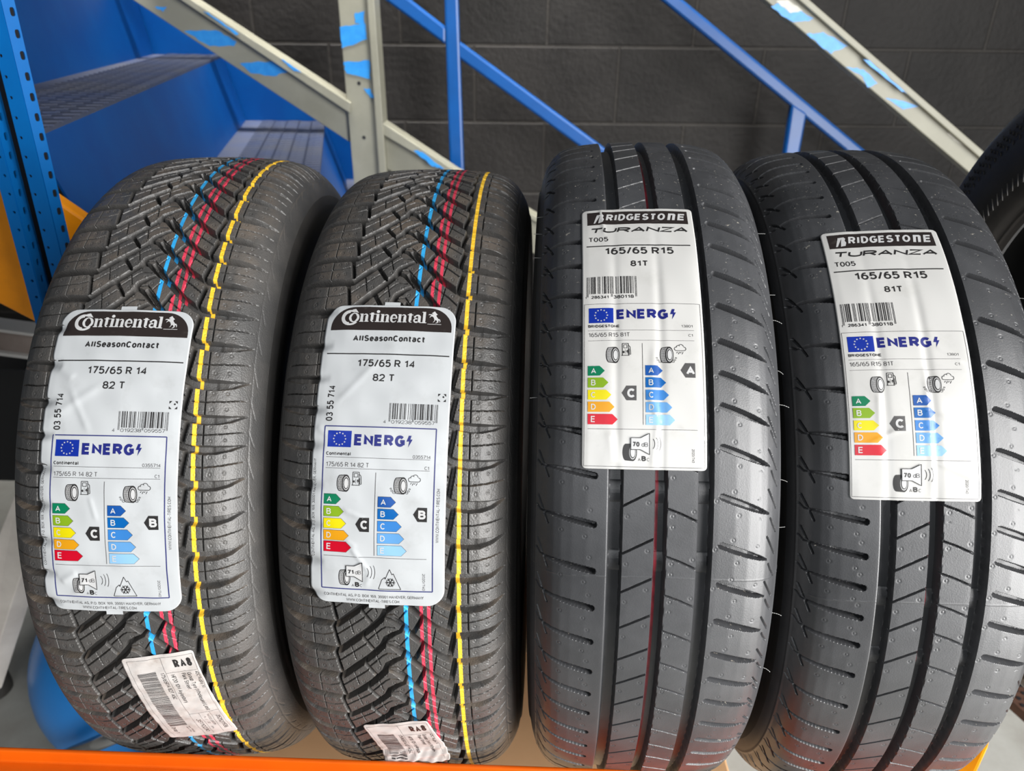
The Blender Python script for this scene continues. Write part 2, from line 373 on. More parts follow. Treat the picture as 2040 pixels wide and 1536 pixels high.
def height_b(X, T, P, seam, twi):
    x1 = X[0]; h = np.zeros(X.shape)
    wob = 0.35 * np.abs(((P(T) * 2) % 1.0) - .5)
    for c0, hw in ((-28.5, 4.55), (-0.3, 3.9), (27.3, 4.6)):
        cl = hw - np.abs(X - c0)
        cl = np.where(X > c0, cl - wob, cl)
        g = np.clip((cl + .2) / 1.2, 0, 1) * 7.6
        for tt in twi:
            g = np.where(cl > .9, np.minimum(g, 7.6 - 1.7 * np.clip(1.2 - np.abs(T - tt) / 6.0, 0, 1) ** .5), g)
        h = np.minimum(h, -g)
    dT = 1.0
    def local(shift):
        f = P(T - shift); k = np.round(f); pl = 1.0 / np.maximum(P(T - shift + dT) - P(T - shift), 1e-6) * dT
        return (f - k) * pl, pl
    for shift, pts, hw, D in B_FAM:
        xa = [p[0] for p in pts]; sl = (x1 > min(xa) - 3) & (x1 < max(xa) + 3)
        y, pl = local(shift); y, pl = y[:, sl], pl[:, sl]; XX = X[:, sl]
        best = np.full(XX.shape, -99.0)
        for k in (-1, 0, 1): best = np.maximum(best, seg_sdf(XX, y + k * pl, pts, hw))
        d = np.clip((best + .2) / .9, 0, 1) * D * np.interp(np.abs(XX), [58, 76], [1, .25])
        h[:, sl] = np.minimum(h[:, sl], -d)
    for shift, pts, D in B_SIPES:
        xa = [p[0] for p in pts]; sl = (x1 > min(xa) - 1) & (x1 < max(xa) + 1)
        y, pl = local(shift); y, pl = y[:, sl], pl[:, sl]; XX = X[:, sl]
        best = np.full(XX.shape, -99.0)
        for k in (-1, 0, 1): best = np.maximum(best, seg_sdf(XX, y + k * pl, pts, [0.0] * len(pts)))
        h[:, sl] = np.minimum(h[:, sl], -np.clip(1.2 + best / .55, 0, 1) * D)
    for shift, dx, dy in B_DIM:
        sl = np.abs(x1 - dx) < 2.5
        y, pl = local(shift); r = np.hypot(X[:, sl] - dx, y[:, sl] - dy)
        h[:, sl] += -0.27 * np.exp(-((r - 1.0) / .36) ** 2) + .05 * np.exp(-(r / .7) ** 2)
    h += np.where(h > -.5, 0.22 * np.exp(-((T - seam - .0006 * X * X) / .35) ** 2), 0)
    # raised line where tread meets sidewall
    h += .45 * np.exp(-((np.abs(X) - 78.2) / .45) ** 2)
    return h

STEP = 0.46
def build_tyre(idx, kind, marks, label, stripes, name='car_tyre', frame=None, step=STEP, seam=60, twi=(), group='tyres standing in a row on the rack'):
    R = {'C': 291.5, 'B': 297.5}[kind]
    ty = Tyre(); ty.kind, ty.R = kind, R
    mm = tyre_frame(*(frame or TYRES[idx]), R / 1000)
    root = empty(name, mm); tag(root, label, 'tyre', group)
    ty.root = root
    x, d, nx, nr, (ty.px, ty.pd) = make_profile(kind, step)
    P = phase_fn(marks); ty.P = P
    tf = np.arange(-95 / 57.2958 * R, 85 / 57.2958 * R, step)
    tc = np.linspace(tf[-1], tf[0] + 2 * math.pi * R, 130)[1:-1]
    t = np.concatenate([tf, tc])
    X, T = np.meshgrid(x, t)
    H = height_c(X, T, P) if kind == 'C' else height_b(X, T, P, seam, twi)
    H[len(tf):] = 0
    ed = np.minimum(np.arange(len(t)), 1e9)
    H *= np.interp(t, [tf[0], tf[0] + 8, tf[-1] - 8, tf[-1]], [0, 1, 1, 0])[:, None]
    th = T / R; r = R - d[None, :] + H * nr[None, :]; ax = X + H * nx[None, :]
    V = np.stack([ax, -r * np.cos(th), R - r * np.sin(th)], -1).reshape(-1, 3) / 1000
    n, mcol = len(t), len(x)
    i = np.arange(n); j = np.arange(mcol - 1)
    I, J = np.meshgrid(i, j, indexing='ij'); I2 = (I + 1) % n
    F = np.stack([I * mcol + J, I * mcol + J + 1, I2 * mcol + J + 1, I2 * mcol + J], -1).reshape(-1, 4)
    fx = ((x[:-1] + x[1:]) / 2)[J].ravel(); fr = (I < len(tf) - 1).ravel()
    owner = np.zeros(len(F), int)
    for k, (sname, x0, x1, mt, lab) in enumerate(stripes):
        hh = H[I, J].ravel(); sh = np.interp(t, [-150, 120], [1.9, -.9])[I].ravel()
        if kind == 'B': owner[(fx > x0) & (fx < x1) & fr & (hh < -5.0)] = k + 1
        else: owner[fr & np.where(hh < -3.5, (fx > x0 + sh) & (fx < x1 + sh), (fx > x0) & (fx < x1))] = k + 1
    rub = M['rubber_c'] if kind == 'C' else M['rubber_b']
    mesh_np('tread', V, [F[owner == 0]], rub, root, sharp=34)
    for k, (sname, x0, x1, mt, lab) in enumerate(stripes):
        f = F[owner == k + 1]; u, inv = np.unique(f, return_inverse=True)
        so = mesh_np(sname, V[u], [inv.reshape(-1, 4)], mt, root)
        if lab: so['label'] = lab
    # sidewalls, bead and liner: rings of revolution
    rim, bx, bd = BEAD[kind]
    na = 220; a = np.linspace(0, 2 * math.pi, na, endpoint=False)
    def ring(xs, ds):
        xs, ds = np.array(xs, float), np.array(ds, float); rr = R - ds
        v = np.stack([np.broadcast_to(xs[None], (na, len(xs))), -rr[None] * np.cos(a)[:, None], R - rr[None] * np.sin(a)[:, None]], -1).reshape(-1, 3) / 1000
        II, JJ = np.meshgrid(np.arange(na), np.arange(len(xs) - 1), indexing='ij'); K = (II + 1) % na; mc = len(xs)
        return v, np.stack([II * mc + JJ, II * mc + JJ + 1, K * mc + JJ + 1, K * mc + JJ], -1).reshape(-1, 4)
    def dense(xs, ds, q=9):
        s = np.arange(len(xs)); ss = np.linspace(0, len(xs) - 1, (len(xs) - 1) * q + 1)
        def cr(v):
            v = np.array(v, float); vp = np.concatenate([[2 * v[0] - v[1]], v, [2 * v[-1] - v[-2]]]); out = []
            for q_ in ss:
                k = min(int(q_), len(v) - 2); f = q_ - k; p0, p1, p2, p3 = vp[k:k + 4]
                out.append(.5 * (2 * p1 + (p2 - p0) * f + (2 * p0 - 5 * p1 + 4 * p2 - p3) * f * f + (3 * p1 - p0 - 3 * p2 + p3) * f ** 3))
            return np.array(out)
        return cr(xs), cr(ds)
    e_x, e_d = x[-1], d[-1]
    for sgn in (-1, 1):
        xs, ds = dense([e_x] + bx, [e_d] + bd)
        rimring = 0.9 * np.exp(-((ds - 80) / 1.2) ** 2) + .7 * np.exp(-((ds - 43) / .9) ** 2) + .5 * np.exp(-((ds - 98) / 1.0) ** 2)
        xs = xs + rimring
        v, f = ring(sgn * xs, ds)
        mesh_np('sidewall', v, [f], M['rubber_side'], root)
    lx = [bx[-1], bx[-1] - 4, bx[3] - 9, bx[0] - 7, x[-1] - 10, 62, 40, 0]; ld = [bd[-1], bd[-1] - 1, bd[3] - 1, bd[0], 30, 19, 15, 14]
    xs = lx + [-q for q in lx[::-1][1:]]; ds = ld + ld[::-1][1:]
    v, f = ring(xs, ds); mesh_np('inner_liner', v, [f], M['rubber_in'], root)
    return ty

# surface of a tyre at axial x, circumferential t (mm), height h above the tread profile
def tsurf(ty, x, t, h):
    x = np.asarray(x, float); ax = np.abs(x)
    d = np.interp(ax, ty.px, ty.pd); sl = np.interp(ax, ty.px, np.gradient(ty.pd, ty.px)) * np.sign(x)
    L = np.sqrt(1 + sl * sl); nx, nr = sl / L, 1 / L
    r = ty.R - d + h * nr; th = np.asarray(t) / ty.R
    return np.stack([x + h * nx, -r * np.cos(th), ty.R - r * np.sin(th)], -1) / 1000

# ------------------------------------------------------------------ 2-D print shapes (u right, v down, mm)
def _A(cx, cy, rx, ry, a0, a1, n=12):
    return [(cx + rx * math.cos(math.radians(a)), cy + ry * math.sin(math.radians(a))) for a in np.linspace(a0, a1, n)]
_O = lambda cx, cy, rx, ry: ('c', _A(cx, cy, rx, ry, 0, 360, 25)[:-1])
X = .73
GL = {  # glyph: (width, strokes) on a unit cap height; x runs 0..1 over the width
 '0': (.56, [_O(.5, .5, .5, .5)]), '1': (.40, [[(.10, .74), (.52, .86), (.78, 1), (.78, 0)]]),
 '2': (.56, [_A(.5, .70, .49, .30, 168, -38) + [(0, 0), (1, 0)]]), '3': (.56, [_A(.47, .76, .45, .24, 155, -90), _A(.48, .26, .52, .26, 90, -158)]),
 '4': (.58, [[(.76, 0), (.76, 1), (0, .28), (1, .28)]]), '5': (.56, [[(.93, 1), (.17, 1), (.07, .47)] + _A(.48, .33, .52, .33, 138, -152)]),
 '6': (.56, [_O(.5, .32, .5, .32), _A(.60, .34, .60, .66, 180, 72)]), '7': (.55, [[(0, 1), (1, 1), (.36, 0)]]),
 '8': (.56, [_O(.5, .76, .43, .24), _O(.5, .26, .5, .26)]), '9': (.56, [_O(.5, .68, .5, .32), _A(.40, .66, .60, .66, 0, -108)]),
 'A': (.70, [[(0, 0), (.5, 1), (1, 0)], [(.17, .31), (.83, .31)]]),
 'B': (.60, [[(0, 0), (0, 1), (.52, 1)] + _A(.52, .77, .40, .23, 90, -90) + [(0, .54)], [(.52, .54)] + _A(.56, .27, .44, .27, 90, -90) + [(0, 0)]]),
 'C': (.64, [_A(.52, .5, .52, .5, 42, 318, 18)]), 'D': (.62, [[(0, 0), (0, 1), (.40, 1)] + _A(.40, .5, .60, .5, 90, -90) + [(0, 0)]]),
 'E': (.55, [[(1, 1), (0, 1), (0, 0), (1, 0)], [(0, .52), (.92, .52)]]), 'F': (.54, [[(1, 1), (0, 1), (0, 0)], [(0, .52), (.9, .52)]]),
 'G': (.67, [_A(.52, .5, .52, .5, 44, 322, 18) + [(1, .2), (1, .46), (.56, .46)]]), 'H': (.60, [[(0, 0), (0, 1)], [(1, 0), (1, 1)], [(0, .52), (1, .52)]]),
 'I': (.16, [[(.5, 0), (.5, 1)]]), 'K': (.60, [[(0, 0), (0, 1)], [(1, 1), (0, .38)], [(.34, .6), (1, 0)]]), 'L': (.50, [[(0, 1), (0, 0), (1, 0)]]),
 'M': (.74, [[(0, 0), (0, 1), (.5, .2), (1, 1), (1, 0)]]), 'N': (.62, [[(0, 0), (0, 1), (1, 0), (1, 1)]]), 'O': (.70, [_O(.5, .5, .5, .5)]),
 'P': (.58, [[(0, 0), (0, 1), (.55, 1)] + _A(.55, .73, .45, .27, 90, -90) + [(0, .46)]]),
 'R': (.62, [[(0, 0), (0, 1), (.52, 1)] + _A(.52, .74, .44, .26, 90, -90) + [(0, .48)], [(.50, .48), (.98, 0)]]),
 'S': (.60, [_A(.5, .745, .45, .255, 28, 262, 14) + _A(.5, .255, .5, .255, 82, -152, 14)]), 'T': (.58, [[(0, 1), (1, 1)], [(.5, 1), (.5, 0)]]),
 'U': (.62, [[(0, 1)] + _A(.5, .36, .5, .36, 180, 360) + [(1, 1)]]), 'V': (.64, [[(0, 1), (.5, 0), (1, 1)]]), 'W': (.92, [[(0, 1), (.25, 0), (.5, .95), (.75, 0), (1, 1)]]),
 'X': (.62, [[(0, 1), (1, 0)], [(0, 0), (1, 1)]]), 'Y': (.62, [[(0, 1), (.5, .48), (1, 1)], [(.5, .48), (.5, 0)]]), 'Z': (.58, [[(0, 1), (1, 1), (0, 0), (1, 0)]]),
 'a': (.50, [_A(.46, X - .22, .46, .22, 155, 0) + [(.92, 0)], _O(.44, .2, .44, .2)]), 'b': (.50, [[(0, 0), (0, 1)], _O(.5, X / 2, .5, X / 2)]),
 'c': (.50, [_A(.52, X / 2, .52, X / 2, 42, 318, 15)]), 'd': (.50, [[(1, 0), (1, 1)], _O(.5, X / 2, .5, X / 2)]), 'e': (.51, [[(.02, X / 2)] + _A(.5, X / 2, .5, X / 2, 0, 318, 18)]),
 'g': (.50, [_O(.5, X / 2, .5, X / 2), [(1, X)] + _A(.5, -.05, .5, .2, 0, -150)]), 'h': (.48, [[(0, 0), (0, 1)], _A(.5, X - .27, .5, .27, 180, 0) + [(1, 0)]]),
 'i': (.12, [[(.5, 0), (.5, X)], [(.5, .90), (.5, 1.0)]]), 'k': (.46, [[(0, 0), (0, 1)], [(.95, X), (0, .28)], [(.36, .45), (1, 0)]]), 'l': (.12, [[(.5, 0), (.5, 1)]]),
 'm': (.78, [[(0, 0), (0, X)], _A(.25, X - .2, .25, .2, 180, 0) + [(.5, 0)], _A(.75, X - .2, .25, .2, 180, 0) + [(1, 0)]]), 'n': (.48, [[(0, 0), (0, X)], _A(.5, X - .27, .5, .27, 180, 0) + [(1, 0)]]),
 'o': (.51, [_O(.5, X / 2, .5, X / 2)]), 'p': (.50, [[(0, -.27), (0, X)], _O(.5, X / 2, .5, X / 2)]), 'r': (.28, [[(0, 0), (0, X)], _A(.9, X - .42, .9, .42, 180, 90, 7)]),
 's': (.46, [_A(.5, X * .745, .46, X * .255, 28, 262, 12) + _A(.5, X * .255, .5, X * .255, 82, -152, 12)]), 't': (.34, [[(.38, .96), (.38, .2)] + _A(.80, .2, .42, .2, 180, 280, 6), [(-.12, X - .04), (1.08, X - .04)]]),
 'u': (.48, [[(0, X)] + _A(.5, .27, .5, .27, 180, 360) + [(1, X)], [(1, X), (1, 0)]]), 'v': (.48, [[(0, X), (.5, 0), (1, X)]]), 'y': (.48, [[(0, X), (.5, .02)], [(1, X), (.35, -.27), (.1, -.27)]]),
 '/': (.34, [[(0, -.04), (1, 1.04)]]), '-': (.30, [[(0, .36), (1, .36)]]), '.': (.10, [[(.5, 0), (.5, .11)]]), ',': (.10, [[(.6, .11), (.3, -.12)]]),
 '(': (.22, [_A(1, .42, 1, .62, 115, 245)]), ')': (.22, [_A(0, .42, 1, .62, 65, -65)]),
}
def ribbon(pts, t, closed, V, F):
    pts = [np.array(p, float) for k, p in enumerate(pts) if k == 0 or np.hypot(*(np.array(p) - np.array(pts[k - 1]))) > 1e-6]
    n = len(pts); base = len(V)
    for i in range(n):
        a = pts[i - 1] if (i > 0 or closed) else None; b = pts[(i + 1) % n] if (i < n - 1 or closed) else None; p = pts[i]
        d0 = (p - a) / np.hypot(*(p - a)) if a is not None else None; d1 = (b - p) / np.hypot(*(b - p)) if b is not None else None
        if d0 is None: d0 = d1
        if d1 is None: d1 = d0
        n0, n1 = np.array([-d0[1], d0[0]]), np.array([-d1[1], d1[0]]); mv = n0 + n1; L = np.hypot(*mv)
        mv = n0 if L < .2 else mv / L; k = min(1 / max(mv @ n0, .3), 2.4)
        V.append(tuple(p + mv * t / 2 * k)); V.append(tuple(p - mv * t / 2 * k))
    for i in range(n if closed else n - 1):
        j = (i + 1) % n; F.append((base + 2 * i, base + 2 * j, base + 2 * j + 1, base + 2 * i + 1))
_tc = {}
def text_mesh(s, t, shear, aspect):
    """lettering drawn with strokes of thickness t (cap height 1), fitted to a total width"""
    key = (s, round(t, 4), shear, round(aspect or 0, 3))
    if key in _tc: return _tc[key]
    gap = .055 + t * .22; sp = .30
    wsum = sum(sp if c == ' ' else GL[c][0] + t for c in s); gs = gap * (len(s) - 1)
    mlt = max(.45, (aspect - gs) / wsum) if aspect else 1.0
    V, F, x = [], [], 0.0
    for c in s:
        if c == ' ': x += sp * mlt + gap; continue
        wd, strokes = GL[c]; W = (wd + t) * mlt; sw = max(W - t, .02)
        for st in strokes:
            cl = isinstance(st, tuple); pts = st[1] if cl else st
            b0 = len(V); ribbon([(x + t / 2 + p[0] * sw, t / 2 + p[1] * (1 - t)) for p in pts], t, cl, V, F)
            if min(p[1] for p in pts) >= 0: V[b0:] = [(a, min(max(b, 0.0), 1.0)) for a, b in V[b0:]]
        x += W + gap
    V = np.array(V)
    V[:, 0] += shear * V[:, 1]
    _tc[key] = (V, F)
    return _tc[key]

class Print:
    def __init__(s): s.v, s.f, s.m, s.l, s.mats = [], [], [], [], []
    def mi(s, k):
        if k not in s.mats: s.mats.append(k)
        return s.mats.index(k)
    def add(s, pts, faces, k, layer=1):
        o = len(s.v); s.v += [(float(a), float(b), layer) for a, b in pts]
        s.f += [tuple(i + o for i in f) for f in faces]; s.m += [s.mi(k)] * len(faces)
    def poly(s, pts, k, layer=1):
        tr = tessellate_polygon([[Vector((p[0], p[1], 0)) for p in pts]])
        s.add(pts, tr, k, layer)
    def rect(s, u0, v0, u1, v1, k, layer=1): s.add([(u0, v0), (u1, v0), (u1, v1), (u0, v1)], [(0, 1, 2, 3)], k, layer)
    def line(s, u0, v0, u1, v1, wd, k, layer=1):
        L = math.hypot(u1 - u0, v1 - v0) or 1; a, b = -(v1 - v0) / L * wd / 2, (u1 - u0) / L * wd / 2
        s.add([(u0 + a, v0 + b), (u1 + a, v1 + b), (u1 - a, v1 - b), (u0 - a, v0 - b)], [(0, 1, 2, 3)], k, layer)
    def pline(s, pts, wd, k, layer=1, close=False):
        pts = list(pts) + ([pts[0]] if close else [])
        for a, b in zip(pts[:-1], pts[1:]): s.line(*a, *b, wd, k, layer)
    def ell(s, cu, cv, ru, rv, k, layer=1, n=28, rot=0):
        p = [(cu + ru * math.cos(q) * math.cos(rot) - rv * math.sin(q) * math.sin(rot), cv + ru * math.cos(q) * math.sin(rot) + rv * math.sin(q) * math.cos(rot)) for q in np.linspace(0, 2 * math.pi, n, endpoint=False)]
        s.add(p, [tuple(range(n))], k, layer)
    def arc(s, cu, cv, ru, rv, a0, a1, wd, k, layer=1, n=16, wd2=None):
        """ring sector, angles in degrees, 0 = right, 90 = up"""
        q = np.radians(np.linspace(a0, a1, n + 1)); w2 = wd if wd2 is None else wd2
        ww = np.linspace(wd, w2, n + 1)
        o_ = [(cu + ru * math.cos(t), cv - rv * math.sin(t)) for t in q]
        i_ = [(cu + (ru - a) * math.cos(t), cv - (rv - a) * math.sin(t)) for t, a in zip(q, ww)]
        s.add(o_ + i_, [(j, j + 1, n + 2 + j, n + 1 + j) for j in range(n)], k, layer)
    def text(s, st, u, v, cap, width=None, rot=0, bold=0.0, shear=0.0, k='ink', layer=1, right=False):
        t = min(.30, .125 + bold * 3.3)
        V, F = text_mesh(st, t, shear, width / cap if width else None)
        x = V[:, 0] * cap; y = V[:, 1] * cap
        if right: x = x - x.max()
        if rot == 0: p = np.stack([u + x, v - y], 1)
        elif rot == 90: p = np.stack([u + y, v + x], 1)      # reads downwards
        else: p = np.stack([u - y, v - x], 1)                # reads upwards
        s.add(p.tolist(), F, k, layer)
    def build(s, name, surf, parent, cell=2.2, label=None):
        if not s.f: return None
        bm = bmesh.new(); vs = [bm.verts.new(q) for q in s.v]
        for f, mi in zip(s.f, s.m):
            try: bm.faces.new([vs[i] for i in f]).material_index = mi
            except ValueError: pass
        A = np.array(s.v); lo, hi = A.min(0), A.max(0)
        for ax in (0, 1):
            c = math.ceil(lo[ax] / cell + 1e-6) * cell
            while c < hi[ax]:
                co = [0, 0, 0]; co[ax] = c; no = [0, 0, 0]; no[ax] = 1
                bmesh.ops.bisect_plane(bm, geom=bm.verts[:] + bm.edges[:] + bm.faces[:], dist=1e-5, plane_co=co, plane_no=no)
                c += cell
        P = np.array([q.co[:] for q in bm.verts])
        W = surf(P[:, 0], P[:, 1], 0.10 * P[:, 2])
        for q, wv in zip(bm.verts, W): q.co = wv
        me = bpy.data.meshes.new(name); bm.to_mesh(me); bm.free()
        for k in s.mats: me.materials.append(M[k])
        for p in me.polygons: p.use_smooth = True
        o = bpy.data.objects.new(name, me); COL.objects.link(o); o.parent = parent
        # printing faces outwards
        if label: o['label'] = label
        return o

class Lines(Print):
    """each line of lettering becomes a mesh of its own, the ruled lines another"""
    def __init__(s): super().__init__(); s.tx = []
    def text(s, *a, **k):
        q = Print(); q.text(*a, **k); s.tx.append(q)
    def build(s, name, surf, parent, **k):
        for q in s.tx: q.build(name, surf, parent)
        return Print.build(s, 'ruled_line', surf, parent)
# ------------------------------------------------------------------ stickers
def sticker_surface(ty, x0, t0, ang, wr, base=0.5):
    ca, sa = math.cos(ang), math.sin(ang)
    def S(u, v, off):
        u, v = np.asarray(u, float), np.asarray(v, float)
        x = x0 + u * ca - v * sa; t = t0 + u * sa + v * ca
        return tsurf(ty, x, t, base + wr(u, v, x, t) + off)
    return S
def crease(u, v, c):
    u0, v0, u1, v1, A, wd = c
    dx, dy = u1 - u0, v1 - v0; L2 = dx * dx + dy * dy
    k = ((u - u0) * dx + (v - v0) * dy) / L2; kc = np.clip(k, 0, 1)
    d = np.hypot(u - u0 - kc * dx, v - v0 - kc * dy)
    return A * np.exp(-(d / wd) ** 2) * np.clip(np.minimum(kc, 1 - kc) * 5 + .2, 0, 1)
def sheet(name, S, outline, mt, parent, vr, nu=84, nv=200):
    """outline(v) -> (u left, u right); a thin sheet with an edge"""
    vs = np.concatenate([np.linspace(vr[0], vr[0] + 2, 9)[:-1], np.linspace(vr[0] + 2, vr[1] - 2, nv), np.linspace(vr[1] - 2, vr[1], 9)[1:]]); rows = []
    for v in vs:
        a, b = outline(v); rows.append((np.linspace(a, b, nu), np.full(nu, v)))
    U = np.array([q[0] for q in rows]); Vv = np.array([q[1] for q in rows])
    top = S(U.ravel(), Vv.ravel(), np.zeros(U.size)); bot = S(U.ravel(), Vv.ravel(), np.full(U.size, -.22))
    n, mcol = U.shape
    I, J = np.meshgrid(np.arange(n - 1), np.arange(mcol - 1), indexing='ij')
    F = np.stack([I * mcol + J, (I + 1) * mcol + J, (I + 1) * mcol + J + 1, I * mcol + J + 1], -1).reshape(-1, 4)
    rim = list(range(mcol)) + [i * mcol + mcol - 1 for i in range(1, n)] + [(n - 1) * mcol + j for j in range(mcol - 2, -1, -1)] + [i * mcol for i in range(n - 2, 0, -1)]
    N = n * mcol; rim = np.array(rim); nx_ = np.roll(rim, -1)
    R_ = np.stack([rim, nx_, nx_ + N, rim + N], -1)
    return mesh_np(name, np.concatenate([top, bot]), [F, R_], mt, parent)
def round_outline(u0, u1, v0, v1, rt, rb, wob=None):
    def f(v):
        k = 0.0
        if v < v0 + rt: k = rt - math.sqrt(max(0, rt * rt - (v0 + rt - v) ** 2))
        if v > v1 - rb: k = max(k, rb - math.sqrt(max(0, rb * rb - (v - v1 + rb) ** 2)))
        return u0 + k + (wob(v) if wob else 0), u1 - k
    return f
def ean(pr, digits, u0, v0, u1, v1, vg, k='ink'):
    L = ['0001101', '0011001', '0010011', '0111101', '0100011', '0110001', '0101111', '0111011', '0110111', '0001011']
    par = ['LLLLLL', 'LLGLGG', 'LLGGLG', 'LLGGGL', 'LGLLGG', 'LGGLLG', 'LGGGLL', 'LGLGLG', 'LGLGGL', 'LGGLGL'][digits[0]]
    bits = '101'
    for c, q in zip(digits[1:7], par):
        bits += L[c] if q == 'L' else ''.join('1' if b == '0' else '0' for b in L[c])[::-1]
    bits += '01010' + ''.join(''.join('1' if b == '0' else '0' for b in L[c]) for c in digits[7:]) + '101'
    mw = (u1 - u0) / 95; i = 0
    while i < 95:
        if bits[i] == '1':
            j = i
            while j < 95 and bits[j] == '1': j += 1
            guard = i < 3 or i > 91 or 45 <= i < 50
            pr.rect(u0 + i * mw, v0, u0 + j * mw - .04, vg if guard else v1, k); i = j
        else: i += 1
def star(pr, cu, cv, r, k, layer):
    p = [(cu + (r if i % 2 == 0 else r * .42) * math.sin(math.pi * i / 5), cv - (r if i % 2 == 0 else r * .42) * math.cos(math.pi * i / 5)) for i in range(10)]
    pr.poly(p, k, layer)
def tyre_icon(pr, u0, v0, u1, v1, k='ink', groove=True):
    w_, h = u1 - u0, v1 - v0; cv = (v0 + v1) / 2
    ru = w_ * .30; cr = u1 - ru; cl = u0 + ru * .75
    n = 20; pts = []
    for q in np.linspace(90, 270, n): pts.append((cl + ru * .75 * math.cos(math.radians(q)), cv - h * .47 * math.sin(math.radians(q))))
    for q in np.linspace(-90, 90, n): pts.append((cr + ru * math.cos(math.radians(q)), cv - h * .5 * math.sin(math.radians(q))))
    pr.poly(pts, k, 1)
    if groove:
        for f in (.2, .4, .6, .8):
            cx = cl + (cr - cl) * f * .9
            pr.arc(cx, cv, ru * .8, h * .46, 105, 255, .28, 'ink_white', 2, 14)
        for q in range(6): pr.line(u0 + w_ * .1, cv - h * .25 + q * h * .1, u0 + w_ * .34, cv - h * .27 + q * h * .108, .16, 'ink_white', 3)
    pr.ell(cr, cv, ru * .80, h * .40, 'ink_white', 2); pr.ell(cr + .05, cv, ru * .68, h * .345, k, 3)
    pr.ell(cr + .12, cv, ru * .52, h * .285, 'ink_white', 4)
def pump_icon(pr, u0, v0, u1, v1, k='ink'):
    w_, h = u1 - u0, v1 - v0; a = u0 + w_ * .06; b = u0 + w_ * .72
    pr.pline([(a, v1), (a, v0), (b, v0), (b, v1)], .42, k); pr.line(u0 - .3, v1, b + .6, v1, .42, k)
    pr.pline([(a + .9, v0 + .9), (b - .9, v0 + .9), (b - .9, v0 + h * .38), (a + .9, v0 + h * .38)], .36, k, close=True)
    pr.pline([(b, v0 + h * .15), (b + w_ * .18, v0 + h * .28), (b + w_ * .24, v1 - .8), (b + w_ * .08, v1 - .6), (b + w_ * .06, v0 + h * .45)], .42, k)
    cx = (a + b) / 2
    pr.line(cx, v0 + h * .5, cx, v1 - h * .13, .2, k); pr.ell(cx - w_ * .19, v1 - h * .28, .62, .8, k)
    pr.poly([(cx + w_ * .16, v1 - h * .44), (cx + w_ * .3, v1 - h * .44), (cx + w_ * .24, v1 - h * .33), (cx + w_ * .33, v1 - h * .33), (cx + w_ * .14, v1 - h * .13), (cx + w_ * .2, v1 - h * .28), (cx + w_ * .1, v1 - h * .28)], k)
def cloud_icon(pr, u0, v0, u1, v1, k='ink'):
    w_, h = u1 - u0, v1 - v0
    for cx, cy, r, a0, a1 in ((.2, .42, .19, 90, 270), (.36, .26, .17, 30, 200), (.58, .24, .23, 5, 150), (.82, .42, .19, -90, 95)):
        pr.arc(u0 + cx * w_, v0 + cy * h * 1.1, r * w_, r * w_, a0, a1, .4, k, 1, 10)
    pr.line(u0 + .2 * w_, v0 + .42 * h * 1.1 + .19 * w_ - .2, u0 + .82 * w_, v0 + .42 * h * 1.1 + .19 * w_ - .2, .4, k)
    for i in range(4): pr.line(u0 + (.3 + .15 * i) * w_, v0 + .74 * h, u0 + (.2 + .15 * i) * w_, v0 + (.86 + .1 * (i % 2)) * h, .38, k)
def splash(pr, cu, cv, s, k='ink'):
    for a, b, r in ((-5.6, 4.0, .9), (-4.2, 5.2, 1.1), (5.4, 4.0, .9), (4.3, 5.2, 1.1), (-6.3, 2.6, .7), (6.2, 2.6, .7)):
        pr.pline([(cu + s * (a + r * math.cos(q) * .8), cv + s * (b + r * math.sin(q) * .55)) for q in np.linspace(0, 5.5, 8)], .28, k, close=True)
def arrow(pr, u0, v0, v1, ut, k, letter, outlined, oc='ink_white'):
    h = (v1 - v0) / 2; p = [(u0, v0), (ut - h, v0), (ut, v0 + h), (ut - h, v1), (u0, v1)]
    if outlined:
        pr.poly([(u0 - .2, v0 - .2), (ut - h + .1, v0 - .2), (ut + .3, v0 + h), (ut - h + .1, v1 + .2), (u0 - .2, v1 + .2)], 'ink_grey', 1)
    pr.poly(p, k, 2); pr.text(letter, u0 + 1.9, v1 - 1.35, (v1 - v0) - 2.7, bold=.012, k='ink_white', layer=3)
def marker(pr, ut, vm, u1, h, letter, k='ink'):
    pr.poly([(ut, vm), (ut + h * .62, vm - h), (u1, vm - h), (u1, vm + h), (ut + h * .62, vm + h)], k, 1)
    pr.text(letter, (ut + u1) / 2 - h * .26, vm + h * .62, h * 1.24, bold=.035, k='ink_white', layer=2)
def speaker_icon(pr, p, txt, wv, k='ink'):
    (a, b), (c, d), (e, f), (g, h), (i, j) = p
    pr.poly([(a, b), (c, d), (e, f), (g, h), (i, j), (a, j)], 'ink_white', 5)
    pr.pline([(a, b), (c, d), (e, f), (g, h), (i, j), (a, j)], .42, k, 6, close=True)
    pr.text(txt, a + 1.0, j - 1.8, 3.0, width=4.3, bold=.03, k=k, layer=6); pr.text('dB', e - 4.9, j - 1.8, 2.7, width=3.9, bold=-.004, k='ink_grey', layer=6)
    for (u, va, vb) in wv:
        m_, r = (va + vb) / 2, (vb - va) / 2
        pr.arc(u - .6, m_, 2.2, r * 1.02, -62, 62, .36, k, 1, 12)
def flag(pr, u0, v0, u1, v1):
    pr.rect(u0, v0, u1, v1, 'ink_flag'); cu, cv = (u0 + u1) / 2, (v0 + v1) / 2; r = (v1 - v0) * .37
    for i in range(12): star(pr, cu + r * math.sin(i * math.pi / 6), cv - r * math.cos(i * math.pi / 6), .72, 'ink_white', 2)
